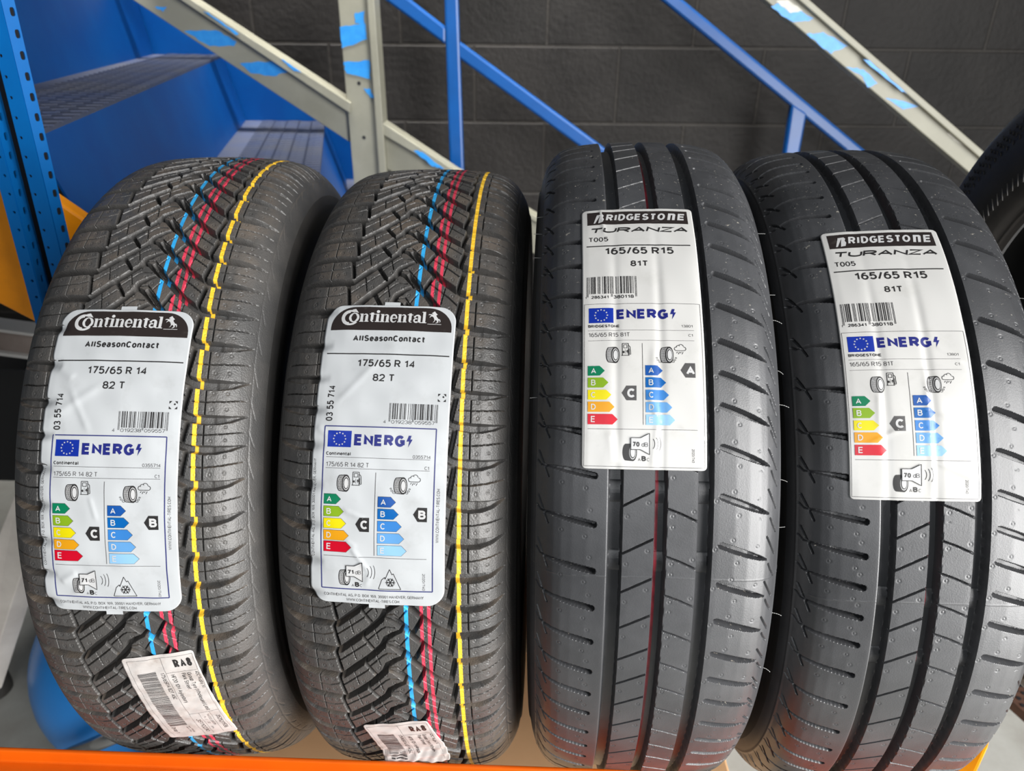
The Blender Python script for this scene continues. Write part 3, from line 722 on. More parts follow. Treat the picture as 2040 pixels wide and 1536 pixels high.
def energ(S, lab, u0, vb, u1, vt, bu, bv0, bv1):
    p = Print(); p.text('ENERG', u0, vb, vb - vt, width=u1 - u0, bold=.042, k='ink_energy')
    w_ = bu[1] - bu[0]; h = bv1 - bv0
    p.poly([(bu[0] + w_ * .35, bv0), (bu[0] + w_ * .8, bv0), (bu[0] + w_ * .62, bv0 + h * .32), (bu[1], bv0 + h * .32), (bu[0] + w_ * .3, bv1), (bu[0] + w_ * .45, bv0 + h * .5), (bu[0], bv0 + h * .5)], 'ink_energy')
    p.build('energy_lettering', S, lab)

def logo_letters(p, x0, base, w_total, xh):
    """heavy slab-serif lower case, drawn from strokes: n t i n e n t a l"""
    k, L = 'ink_white', 2
    W = {'n': 6.9, 't': 4.3, 'i': 3.7, 'e': 5.6, 'a': 6.0, 'l': 3.7}
    word = 'ntinental'; sc = w_total / sum(W[c] for c in word); x = x0; f = xh / 6.7
    st = 1.95
    def r(a, b, c, d): p.rect(x + a * sc, base - d * f, x + c * sc, base - b * f, k, L)
    for c in word:
        if c == 'n':
            r(.5, 0, .5 + st, 6.7); r(0, 6.1, .6, 6.7); r(-.1, 0, 3.0, .65); r(4.1, 0, 4.1 + st, 4.7); r(3.6, 0, 6.6, .65)
            p.arc(x + 4.25 * sc, base - 4.7 * f, 1.8 * sc, 2.0 * f, 0, 150, 1.75 * sc, k, L, 10, .5 * sc)
        elif c == 't':
            r(1.0, 1.6, 1.0 + st, 7.6); r(0, 6.1, 4.0, 6.75); p.arc(x + 2.6 * sc, base - 1.65 * f, 1.6 * sc, 1.7 * f, 180, 300, 1.6 * sc, k, L, 8, .5 * sc)
        elif c == 'i':
            r(.7, 0, .7 + st, 6.7); r(0, 6.1, .8, 6.7); r(0, 0, 3.4, .65); p.ell(x + 1.7 * sc, base - 8.6 * f, 1.2 * sc, 1.2 * f, k, L)
        elif c == 'e':
            p.arc(x + 2.65 * sc, base - 3.3 * f, 2.6 * sc, 3.5 * f, 0, 200, 1.0 * sc, k, L, 16, 1.8 * sc)
            p.arc(x + 2.65 * sc, base - 3.3 * f, 2.6 * sc, 3.5 * f, 180, 325, 1.8 * sc, k, L, 14, .5 * sc); r(1.0, 3.0, 5.2, 3.65)
        elif c == 'a':
            r(3.3, .4, 3.3 + st, 4.9); p.arc(x + 3.0 * sc, base - 4.6 * f, 2.25 * sc, 2.2 * f, 0, 170, 1.9 * sc, k, L, 12, .8 * sc)
            p.ell(x + 1.0 * sc, base - 4.9 * f, .8 * sc, .8 * f, k, L); p.arc(x + 2.0 * sc, base - 1.9 * f, 2.0 * sc, 2.0 * f, 60, 320, 1.0 * sc, k, L, 14, 1.3 * sc); r(4.6, 0, 6.0, .6)
        elif c == 'l':
            r(.7, 0, .7 + st, 9.2); r(0, 8.6, .8, 9.2); r(0, 0, 3.4, .65)
        x += W[c] * sc
def horse(p, u0, v0, u1, v1):
    P_ = [(.42, .02), (.50, .0), (.56, .10), (.66, .20), (.72, .26), (.62, .30), (.64, .42), (.72, .52), (.80, .62), (.86, .60), (.93, .68), (.97, .82), (.90, .92), (.90, .78), (.84, .72),
          (.80, .76), (.82, .88), (.70, .97), (.58, .99), (.66, .93), (.72, .86), (.66, .74), (.60, .70), (.54, .78), (.48, .88), (.38, .93), (.46, .84), (.50, .72), (.46, .58), (.40, .48),
          (.30, .42), (.20, .46), (.12, .56), (.14, .44), (.24, .36), (.12, .30), (.02, .34), (.06, .24), (.22, .24), (.34, .26), (.38, .20), (.30, .20), (.26, .16), (.36, .08)]
    p.poly([(u0 + a * (u1 - u0), v0 + b * (v1 - v0)) for a, b in P_], 'ink_white', 2)

def label_c(ty, x0, t0, ang, crs, seed, wav):
    rs = np.random.RandomState(seed); ph = rs.rand(6) * 6.28
    def wr(u, v, x, t):
        h = .14 * (1 + np.sin(u * .16 + v * .11 + ph[0])) + .10 * (1 + np.sin(u * .27 - v * .19 + ph[1])) + .08 * (1 + np.sin(v * .35 + ph[2]))
        for c in crs: h = h + crease(u, v, c)
        g = (ty.P(t) - .44 + .5) % 1.0 - .5                       # over the left shoulder's cross grooves the film sinks in
        h = h - wav * np.clip((-42 - x) / 9.0, 0, 1) * np.exp(-(g / .13) ** 2)
        g2 = (ty.P(t) + .5) % 1.0 - .5
        return h
    S = sticker_surface(ty, x0, t0, ang, wr)
    out = round_outline(-7.8, 83, -88.5, 120.5, 11.5, 12)
    lab = sheet('paper_label', S, out, M['paper_c'], ty.root, (-88.5, 120.5))
    lab['label'] = 'white paper label with black crest and coloured rating arrows'
    for vv in (-91.2, 119.8):
        U, V = np.meshgrid(np.linspace(32, 43, 8), np.linspace(vv, vv + 3.4, 5)); W = S(U.ravel(), V.ravel(), -.08)
        I, J = np.meshgrid(np.arange(4), np.arange(7), indexing='ij')
        mesh_np('backing_tab', W, [np.stack([I * 8 + J, (I + 1) * 8 + J, (I + 1) * 8 + J + 1, I * 8 + J + 1], -1).reshape(-1, 4)], M['paper_c'], lab)
    p = Print()
    top, bot, a, b, rr = -87.0, -68.6, -3.9, 80.4, 15.5
    pts = [(a, bot), (b, bot)] + [(b - rr + rr * math.cos(q), top + rr + .0 - rr * math.sin(q)) for q in np.linspace(0, math.pi / 2, 12)] + [(a + rr - rr * math.sin(q), top + rr - rr * math.cos(q)) for q in np.linspace(0, math.pi / 2, 12)]
    p.poly(pts, 'ink_logo')
    p.arc(9.0, -78.4, 6.4, 6.2, 62, 322, 1.5, 'ink_white', 2, 30); p.arc(8.4, -78.4, 5.8, 6.2, 90, 270, 2.4, 'ink_white', 2, 24)
    p.poly([(9.5, -84.9), (12.0, -85.4), (14.4, -82.2), (11.5, -83.0)], 'ink_white', 2)
    p.arc(11.6, -78.4, 3.7, 3.9, 0, 360, 1.7, 'ink_white', 3, 28); p.ell(11.6, -78.4, 1.7, 3.1, 'ink_logo', 4)
    logo_letters(p, 15.6, -75.0, 47.2, 6.5)
    horse(p, 63.4, -84.6, 72.6, -75.2); p.rect(63.4, -74.7, 73.0, -74.35, 'ink_white', 2)
    p.build('brand_panel', S, lab, label='black crest panel with white lettering')
    p = Lines()
    p.text('AllSeasonContact', 13, -60.2, 4.6, width=50, bold=.026, shear=.0)
    p.rect(-4.0, -51.1, 80.4, -50.3, 'ink')
    p.text('175/65 R 14', 18, -41.4, 5.3, width=39.6, bold=.014); p.text('82 T', 29.7, -31.3, 5.1, width=14.8, bold=.014)
    p.text('03 55 714', 4.6, -3.3, 4.7, width=24.6, rot=-90, bold=.012)
    p.text('CONTINENTAL AG, P.O. BOX 169, 30001 HANOVER, GERMANY', 1.5, 115.6, 2.1, width=67.6, k='ink_grey')
    p.text('WWW.CONTINENTAL-TIRES.COM', 16.7, 119.0, 2.1, width=36, k='ink_grey')
    p.text('CONTINENTAL AG, P.O. BOX 169, 30001 HANOVER, GERMANY', -4.6, 88, 1.9, width=66, rot=-90, k='ink_grey')
    p.text('WWW.CONTINENTAL-TIRES.COM', 79.0, 75.4, 2.1, width=36, rot=-90, k='ink_grey')
    p.build('lettering', S, lab)
    p = Print()
    for sx, sy in ((-1, -1), (1, -1), (-1, 1), (1, 1)):
        cu, cv = 77.4, -21.3
        p.poly([(cu + sx * 2.7, cv + sy * 2.7), (cu + sx * .9, cv + sy * 2.7), (cu + sx * 1.5, cv + sy * 2.0), (cu + sx * 2.0, cv + sy * 1.5), (cu + sx * 2.7, cv + sy * .9)], 'ink')
    p.ell(78.3, -21.9, .62, .62, 'ink'); p.build('corner_mark', S, lab)
    p = Print(); ean(p, [4, 0, 1, 9, 2, 3, 8, 0, 5, 9, 5, 5, 7], 42.8, -16.4, 75.2, -5.6, -4.0)
    p.text('4', 39.3, -2.7, 2.3, bold=-.004); p.text('019238', 44.5, -2.7, 2.3, width=13.7, bold=-.004); p.text('059557', 60.2, -2.7, 2.3, width=13.4, bold=-.004)
    p.build('barcode', S, lab)
    p = Print()
    p.pline([(0, 0), (75, 0), (75, 110), (0, 110)], .75, 'ink_frame', close=True)
    p.rect(2, 20.5, 71.8, 20.75, 'ink_grey'); p.rect(2, 27.8, 71.8, 28.05, 'ink_grey'); p.rect(35.9, 30, 36.25, 85.6, 'ink_grey'); p.rect(1.8, 86.8, 71, 87.05, 'ink_grey')
    p.text('Continental', 1.9, 19.4, 2.3, width=16.8, bold=.02); p.text('0355714', 60.2, 20.0, 2.2, width=11.8, k='ink_grey')
    p.text('175/65 R 14 82 T', 2.0, 26.9, 3.0, width=29.2, bold=-.002, k='ink_grey'); p.text('C1', 68.3, 27.2, 2.2, width=3.1, k='ink_grey')
    p.text('2020/740', 68.3, 97.2, 1.7, width=12, rot=90, k='ink_grey')
    p.build('energy_frame', S, lab)
    p = Print(); flag(p, 2.4, 3.0, 18.4, 13.9); p.build('flag', S, lab, label='blue flag with a ring of stars')
    energ(S, lab, 20.4, 12.6, 54.3, 5.0, (55.5, 59.5), 5.0, 12.8)
    p = Print(); tyre_icon(p, 10.1, 32.0, 19.2, 43.4); p.build('tyre_icon', S, lab)
    p = Print(); pump_icon(p, 20.4, 30.2, 26.9, 38.8); p.build('fuel_pump_icon', S, lab)
    p = Print(); tyre_icon(p, 48.2, 32.4, 57.4, 43.8); splash(p, 52.8, 37.6, 1.0); p.build('tyre_icon', S, lab)
    p = Print(); cloud_icon(p, 57.7, 30.4, 66.0, 38.0); p.build('rain_cloud_icon', S, lab)
    ga = [(45.2, 51.7, 13.0), (53.3, 60.0, 15.1), (61.4, 68.0, 16.7), (69.4, 76.0, 18.7), (77.0, 84.0, 20.5)]
    ba = [(45.8, 52.5, 49.9), (53.8, 60.5, 51.9), (61.9, 68.7, 54.0), (70.1, 76.8, 55.8), (78.3, 85.1, 57.5)]
    for i in range(5):
        for base, tb, u0 in ((0, ga, 1.8), (5, ba, 38.2)):
            p = Print(); arrow(p, u0, tb[i][0], tb[i][1], tb[i][2], ARW[base + i][0], 'ABCDE'[i], True)
            o = p.build('rating_arrow', S, lab)
            o['label'] = ['green', 'light green', 'yellow', 'orange', 'red', 'dark blue', 'blue', 'mid blue', 'light blue', 'pale blue'][base + i] + ' rating arrow'
    p = Print(); marker(p, 23.3, 64.8, 32.6, 4.75, 'C'); p.build('grade_marker', S, lab)
    p = Print(); marker(p, 61.7, 56.9, 70.9, 4.75, 'B'); p.build('grade_marker', S, lab)
    p = Print(); tyre_icon(p, 11.8, 96, 19.9, 107.4)
    speaker_icon(p, [(17.2, 93.2), (22.7, 93.2), (28.2, 90.4), (28.2, 104.1), (22.6, 100.8)], '71', [(30.9, 93.8, 101.0), (33.0, 92.4, 102.0), (35.1, 91.8, 102.6)])
    p.text('A', 20.7, 108.2, 2.1, bold=-.004, k='ink_grey'); p.text('B', 22.9, 108.2, 3.4, bold=.04); p.text('C', 26.2, 108.2, 2.1, bold=-.004, k='ink_grey')
    p.build('loudspeaker_icon', S, lab)
    p = Print(); p.pline([(38.9, 108.8), (41.1, 102.3), (43.2, 100.4), (43.4, 101.8), (46.4, 94.7), (48.0, 98.4), (48.9, 97.6), (53.9, 108.8)], .42, 'ink', close=True)
    for q in range(3):
        a = q * math.pi / 3; p.line(46.9 - 3.3 * math.cos(a), 104 - 3.3 * math.sin(a), 46.9 + 3.3 * math.cos(a), 104 + 3.3 * math.sin(a), .6, 'ink')
    for q in range(6):
        a = q * math.pi / 3
        for sg in (-1, 1): p.line(46.9 + 1.7 * math.cos(a), 104 + 1.7 * math.sin(a), 46.9 + 3.0 * math.cos(a + sg * .42), 104 + 3.0 * math.sin(a + sg * .42), .5, 'ink')
    p.build('snowflake_icon', S, lab)
    return lab

def label_b(ty, x0, t0, ang, crs, seed, torn):
    rs = np.random.RandomState(seed); ph = rs.rand(6) * 6.28
    def wr(u, v, x, t):
        h = .10 * (1 + np.sin(u * .14 + v * .09 + ph[0])) + .07 * (1 + np.sin(u * .25 - v * .15 + ph[1]))
        fade = np.clip((v + 70) / 60, .25, 1)
        for gx, A in ((-28.5, .55), (-.3, .75), (27.3, .5)): h = h - A * fade * np.exp(-((x - gx) / 2.6) ** 2)
        for c in crs: h = h + crease(u, v, c)
        return h
    S = sticker_surface(ty, x0, t0, ang, wr)
    out = round_outline(-1.4, 75.8, -85.2, 108.8, 3.0, 2.6)
    lab = sheet('paper_label', S, out, M['paper_b'], ty.root, (-85.2, 108.8))
    lab['label'] = 'white paper label with black name bar and coloured rating arrows'
    p = Print()
    p.rect(2.6, -82.4, 72.3, -69.0, 'ink_logo')
    # big initial with a slash through it, then the slanted capitals
    p.poly([(6.8, -70.5), (9.3, -79.1), (13.2, -79.5), (14.1, -78.0), (13.4, -75.9), (14.1, -74.2), (13.2, -71.2), (10.7, -70.7)], 'ink_white', 2)
    p.poly([(8.0, -70.3), (11.5, -77.9), (10.9, -75.4), (10.0, -70.3)], 'ink_logo', 3)
    p.text('RIDGESTO', 15.2, -72.6, 7.0, width=41.0, bold=.026, shear=.15, k='ink_white', layer=2)
    V = [(58.0, -72.6), (59.2, -79.6), (63.2, -79.6), (64.2, -78.6), (63.1, -72.6), (61.2, -72.6), (62.1, -77.9), (60.9, -77.9), (59.9, -72.6)]
    p.poly(V, 'ink_white', 2)
    p.text('E', 64.9, -72.6, 7.0, width=5.2, bold=.03, shear=.16, k='ink_white', layer=2)
    p.build('brand_panel', S, lab, label='black name bar with white lettering')
    p = Lines()
    p.text('TURANZA', 3.5, -60.6, 5.1, width=67.5, bold=.038, shear=.30); p.text('T005', 3.2, -52.4, 4.2, width=13.3, bold=.012)
    p.rect(1.8, -48.6, 71.8, -47.7, 'ink')
    p.text('165/65 R15', 13.8, -40.2, 6.1, width=46.4, bold=.02); p.text('81T', 30.8, -29.6, 4.8, width=11.7, bold=.02)
    p.text('1', .6, -4.4, 1.6, bold=.01); p.text('286341', 4.5, -4.3, 2.3, width=11.4, bold=.022); p.text('380118', 18.9, -4.4, 2.5, width=13.2, bold=.022)
    p.build('lettering', S, lab)
    p = Print(); ean(p, [3, 2, 8, 6, 3, 4, 1, 3, 8, 0, 1, 1, 8], 1.6, -21.6, 34.2, -8.0, -5.6); p.build('barcode', S, lab)
    p = Print()
    p.pline([(0, -.2), (74.4, -.2), (74.4, 107.2), (0, 107.2)], .26, 'ink_grey', close=True)
    p.rect(2.3, 18.9, 69.6, 19.1, 'ink_grey'); p.rect(2.3, 26.0, 69.5, 26.2, 'ink_grey'); p.rect(36.4, 28.0, 36.7, 81, 'ink_grey'); p.rect(2.2, 83.7, 70.0, 83.95, 'ink_grey')
    p.text('BRIDGESTONE', 2.4, 16.9, 1.95, width=20, bold=.03); p.text('13801', 61.7, 16.9, 1.8, width=7.4, k='ink_grey')
    p.text('165/65 R15 81T', 2.5, 23.5, 2.9, width=26.3, bold=.0, k='ink_grey'); p.text('C1', 66, 23.3, 1.8, width=2.9, k='ink_grey')
    p.text('2020/740', 66.5, 95.6, 1.6, width=8.3, rot=90, k='ink_grey')
    p.build('energy_frame', S, lab)
    p = Print(); flag(p, 2.8, 2.8, 18.6, 13.6); p.build('flag', S, lab, label='blue flag with a ring of stars')
    energ(S, lab, 20.6, 11.0, 53.5, 3.9, (54.9, 58.8), 3.9, 11.2)
    p = Print(); tyre_icon(p, 13.5, 30.4, 22.2, 41.4); p.build('tyre_icon', S, lab)
    p = Print(); pump_icon(p, 23.6, 28.3, 29.4, 36.4); p.build('fuel_pump_icon', S, lab)
    p = Print(); tyre_icon(p, 47.5, 30.3, 56.1, 41.4); splash(p, 51.6, 35.4, .95); p.build('tyre_icon', S, lab)
    p = Print(); cloud_icon(p, 56.5, 28.3, 64.1, 35.6); p.build('rain_cloud_icon', S, lab)
    ga = [(43.3, 49.7, 12.8), (51.0, 57.5, 15.0), (59.0, 65.3, 16.8), (66.6, 73.1, 18.8), (74.4, 81.0, 20.8)]
    ba = [(42.9, 49.5, 49.1), (50.8, 57.3, 51.0), (58.8, 65.3, 52.6), (66.6, 73.1, 54.5), (74.5, 81.0, 56.2)]
    for i in range(5):
        for base, tb, u0 in ((0, ga, 2.2), (5, ba, 38.2)):
            p = Print(); arrow(p, u0, tb[i][0], tb[i][1], tb[i][2], ARW[base + i][0], 'ABCDE'[i], False)
            o = p.build('rating_arrow', S, lab)
            o['label'] = ['green', 'light green', 'yellow', 'orange', 'red', 'dark blue', 'blue', 'mid blue', 'light blue', 'pale blue'][base + i] + ' rating arrow'
    p = Print(); marker(p, 23.3, 60.9, 32.5, 4.7, 'C', 'ink_grey'); p.build('grade_marker', S, lab)
    if not torn:
        p = Print(); marker(p, 60.2, 45.9, 69.4, 4.75, 'A', 'ink_grey'); p.build('grade_marker', S, lab)
    p = Print(); tyre_icon(p, 23.8, 92.6, 32.7, 103.6, groove=False)
    speaker_icon(p, [(28.9, 89.1), (34.8, 89.1), (40.4, 86.2), (40.4, 99.4), (34.8, 96.4)], '70', [(42.2, 89.2, 96.2), (44.2, 88.4, 97.0), (46.0, 87.7, 97.6)])
    p.text('A', 33.3, 103.5, 2.1, bold=-.004, k='ink_grey'); p.text('B', 35.5, 103.5, 3.2, bold=.04); p.text('C', 38.8, 103.5, 2.1, bold=-.004, k='ink_grey')
    p.build('loudspeaker_icon', S, lab)
    return lab

def sticker_ra8(ty, x0, t0, ang, v_end, crumple, seed):
    rs = np.random.RandomState(seed); ph = rs.rand(6) * 6.28
    def wr(u, v, x, t):
        h = .18 * (1 + np.sin(u * .3 + v * .21 + ph[0])) + .14 * (1 + np.sin(u * .22 - v * .4 + ph[1])) + .08 * (1 + np.sin(v * .7 + u * .5 + ph[2]))
        if crumple is not None:
            k = np.clip((v - crumple) / 8.0, 0, 1)
            h = h + k * (1.5 + .8 * np.sin(v * .95 + .10 * u + ph[3]) + .6 * np.sin(u * .33 + v * .25) + .35 * np.sin(u * .8 + v * .6 + ph[4])) + np.clip(v - crumple - 7, 0, 99) * .5
        return h
    S = sticker_surface(ty, x0, t0, ang, wr)
    out = round_outline(-1 if crumple is None else 0, 50, 0, v_end, 3, 3)
    sh = sheet('barcode_sticker', S, lambda v: (out(v)[0] - v * (.055 if crumple is None else .0), out(v)[1] - v * (.03 if crumple is None else -.06)), M['paper_s'], ty.root, (0, v_end), 60, 120)
    sh['label'] = 'soiled white barcode sticker' + ('' if crumple is None else ' with crumpled lower edge')
    def SS(u, v, off):
        return S(np.asarray(u) - np.asarray(v) * .045 * (1 if crumple is None else 0), v, off)
    cut = v_end - 1.5
    def keep(v): return v < cut
    p = Lines(); k = 'ink_grey'
    p.line(2.4, 3.1, 48.8, 3.1, .22, k); p.line(2.4, 3.1, 2.4, min(100, cut), .16, k); p.line(48.8, 3.1, 48.8, min(96, cut), .16, k)
    p.line(26.4, 3.1, 26.4, min(101, cut), .2, k); p.line(26.4, 18, 48.8, 18, .2, k)
    p.text('RA8', 34.2, 14.0, 8.0, width=12.4, bold=.02)
    L = lambda s, u, v, c, w_: p.text(s, u, v, c, width=w_, rot=90, k='ink')
    if crumple is None:
        p.line(26.4, 67.6, 49, 66.0, .2, k); p.line(33.6, 67.2, 33.6, 100, .2, k); p.line(41.6, 66.6, 41.6, 99, .2, k)
        L('175/65R14 82T ASC', 22.3, 17.0, 3.0, 29.5); L('HP20 1DN Aylesbury', 28.9, 20.2, 3.0, 32.0); L('Park Street', 36.4, 20.0, 3.0, 17.0)
        L('Group Tyre (Wholesale) Limit', 40.6, 19.8, 3.0, 45.0); L('ADC Rugby XI', 46.4, 19.3, 2.2, 18.5)
        L('35110230', 28.9, 75, 3.2, 22); L('3525271936', 44.2, 73.4, 3.2, 20.6); L('14.02.2025', 38.4, 70, 1.7, 17); L('1 /  2   P', 35.2, 72, 1.7, 20); L('Drop 1', 6.0, 84.2, 3.0, 10.5)
        L('tyre 175 65', 19.8, 83.5, 1.2, 11); L('rack 4 b', 17.6, 84.5, 1.2, 9)
    else:
        L('175/65R14 82T ASC', 22.3, 17.0, 3.0, 29.5); L('HP20 1DN Aylesbu', 28.9, 20.2, 3.0, 27.0); L('Park Street', 36.4, 20.0, 3.0, 17.0)
        L('Group Tyre (Whole', 40.6, 19.8, 3.0, 27.0); L('ADC Rugby XI', 46.4, 19.3, 2.2, 18.5)
    p.build('lettering', SS, sh)
    p = Print(); v = 15.8
    while v < min(82, cut - 3):
        wd = random.choice((.28, .28, .5, .75)); p.rect(6.2, v, 19.4, v + wd, 'ink_grey'); v += wd + random.choice((.3, .3, .5, .7))
    p.build('barcode', SS, sh)
    return sh

STR_C = [('paint_stripe', 10.9, 13.8, M['pt_blue'], 'blue painted line'), ('paint_stripe', 21.6, 23.9, M['pt_red'], 'red painted line'),
         ('paint_stripe', 26.8, 29.1, M['pt_red'], 'red painted line'), ('paint_stripe', 46.9, 49.5, M['pt_yel'], 'yellow painted line')]
STR_C1 = [(a, b + .7, c + .7, m_, l) for a, b, c, m_, l in STR_C]
STR_B = [('paint_stripe', -3.6, -1.6, M['pt_dred'], 'dark red painted line in the groove')]
m1 = [-117, -92.2, -64.1, -40.1, -20.1, 4.8, 29, 53.7, 74.2, 96.1, 116.9]
m2 = [-144.3, -115.4, -89.9, -68.7, -46, -20.6, 8.1, 33.1, 57.6, 80, 101.3, 124.1]
m3 = [-146, -121.3, -95.6, -73.8, -52.9, -26.9, 4.1, 34.8, 60.8, 86.6, 112, 133.5, 154.5]
m4 = [-259, -234, -209, -183, -153, -118.5, -88, -57.6, -31.6, -5.9, 16.7, 37.7, 59, 79.7, 104.7, 134.3, 164, 190]
t1 = build_tyre(0, 'C', m1, 'zigzag-tread tyre at the left end of the rack, full barcode sticker near its foot', STR_C1)
t2 = build_tyre(1, 'C', m2, 'zigzag-tread tyre second from left, its barcode sticker crumpled against the orange beam', STR_C)
t3 = build_tyre(2, 'B', m3, 'tyre with three straight grooves, standing beside the zigzag-tread tyres', STR_B, seam=57, twi=(-190, 3, 49))
t4 = build_tyre(3, 'B', m4, 'tyre with three straight grooves at the right end, beside the unlabelled dark tyre', STR_B, seam=66, twi=(-60, 66, 112))
label_c(t1, -43.0, -31.6, math.radians(.8), [(8, -32, 24, -2, .5, 2.2), (30, -35, -4, -10, .45, 3), (4, 100, 16, 92, .8, 2.4), (12, 108, 22, 96, .6, 2), (26, 40, 31, 56, .4, 1.4), (-2, -46, 10, -38, .6, 3)], 3, 2.6)
label_c(t2, -42.8, -47.5, math.radians(.75), [(14, 55, 31, 62, .55, 1.6), (20, 80, 33, 98, .6, 1.6), (33, 98, 30, 108, .4, 2), (6, -15, 34, -48, .35, 2.4), (-6, 0, 4, 8, .5, 2.2), (17, 76, 24, 80, .4, 1.4)], 5, 2.0)
label_b(t3, -48.7, -120.2, math.radians(-.2), [(12, -86, 14, -60, .55, 1.3), (40, 60, 46, 78, .7, 2.0), (46, 78, 42, 108, .55, 2.0), (44, 30, 42, 62, .4, 2.2), (16, 84, 20, 108, .5, 3), (58, 82, 76, 90, .4, 1.8)], 11, False)
label_b(t4, -50.0, -109.0, math.radians(.1), [(47, 26, 47, 108, .6, 1.8), (8, 75, 34, 62, .35, 1.5), (18, 40, 17, 66, .5, 1.8), (48, 84, 74, 96, .4, 1.8), (52, 55, 76, 66, .35, 1.8), (55, 10, 72, 22, .35, 1.5)], 17, True)
sticker_ra8(t1, -9.8, 130.5, math.radians(-8.6), 103, None, 2)
sticker_ra8(t2, -28.1, 193.0, math.radians(-12.3), 55, 38, 9)

# mould hairs on the plain tyres
def hair(ty, x, t, L, bend):
    p0 = tsurf(ty, x, t, -.5); sgn = 1 if x > 0 else -1
    bm = bmesh.new(); pts = [Vector(p0) + Vector((sgn * L * k / 5 / 1000, 0, -bend * (k / 5) ** 2 / 1000)) for k in range(6)]
    for a, b in zip(pts[:-1], pts[1:]): tube(bm, a, b, .00022, .0002, 6)
    mesh_bm('mould_hair', bm, M['hair'], ty.root, True)
for t in (-215, -150, -128, -88, -63, -10, 24, 90, 142): hair(t3, 79, t + 5, random.uniform(4, 7), random.uniform(-.5, 3))
for t in (-232, -208, -180, -60): hair(t3, -79, t, random.uniform(5, 7), random.uniform(-.5, 1))
for t in (-150, -70): hair(t4, 79, t, 6.5, 1)

# the fifth tyre, cut by the frame
def far_tyre():
    R = 297.5
    ty = build_tyre(0, 'B', m3, 'unlabelled dark tyre cut off by the right edge of the frame', [], frame=((0.5725, 0.0, 0.0), (1, 0.0, 0.0)), step=1.4)
    c = EYEV + CAMROT @ np.array([0.560, 0.012, 0.632])
    ty.root.matrix_world = tyre_frame(c, CAMROT @ np.array([1, 0, 0.0]), R / 1000)
    # moulded ribs round the shoulder of the sidewall
    bm = bmesh.new()
    for k in range(170):
        a = 2 * math.pi * k / 170
        for rr, L, xx in ((.2655, .004, -.0825), (.2605, .004, -.0838), (.2555, .004, -.0848), (.2505, .004, -.0855), (.213, .012, -.0852)):
            a2 = a + (.018 if rr in (.2605, .2505) else 0)
            c0 = Vector((xx, -rr * math.cos(a2), R / 1000 - rr * math.sin(a2))); dr = Vector((0, -math.cos(a2 + .3), -math.sin(a2 + .3)))
            tube(bm, c0 - dr * L / 2, c0 + dr * L / 2, .0007, n=5)
    mesh_bm('sidewall_rib', bm, M['rubber_side'], ty.root, True)
    return ty
far_tyre()

# ------------------------------------------------------------------ the rack
up_ = empty('rack_upright', Matrix.Translation((-0.48, 0.76, 0.0)))
tag(up_, 'perforated blue rack upright at the upper left edge', 'upright')
def rackpart(o, parent=None):
    p_ = parent or up_
    o.parent = p_; o.matrix_parent_inverse = p_.matrix_world.inverted(); return o
ZB = 0.925
A, B = onz(0, 1487, ZB), onz(1050, 1525, ZB)
ud = (B - A) / np.linalg.norm(B - A); fwd = np.array([ud[1], -ud[0], 0.0])     # fwd points to the viewer
def beam(A0, L0, L1, prof, name, mt, flip=1):
    bm = bmesh.new(); P0 = A0 + ud * L0
    prism(bm, [P0 + fwd * flip * a + np.array([0, 0, b]) for a, b in prof], ud * (L1 - L0))
    return bevel(mesh_bm(name, bm, mt), .0012)
STEPB = [(0, 0), (.0035, 0), (.0045, -.011), (.046, -.012), (.048, -.062), (0, -.062)]
fb = beam(A, -.30, .80, STEPB, 'rack_beam', M['orange'])
tag(fb, 'orange rack beam along the bottom edge carrying the row of tyres', 'beam')
A2 = np.array([-0.30, 0.9255, 0.905])
rb = beam(A2, -.05, .92, [(0, 0), (.003, 0), (.045, -.004), (.045, -.075), (0, -.075)], 'rack_beam', M['orange'], -1)
tag(rb, 'orange rack beam hidden behind the tyres, under their far side', 'beam')

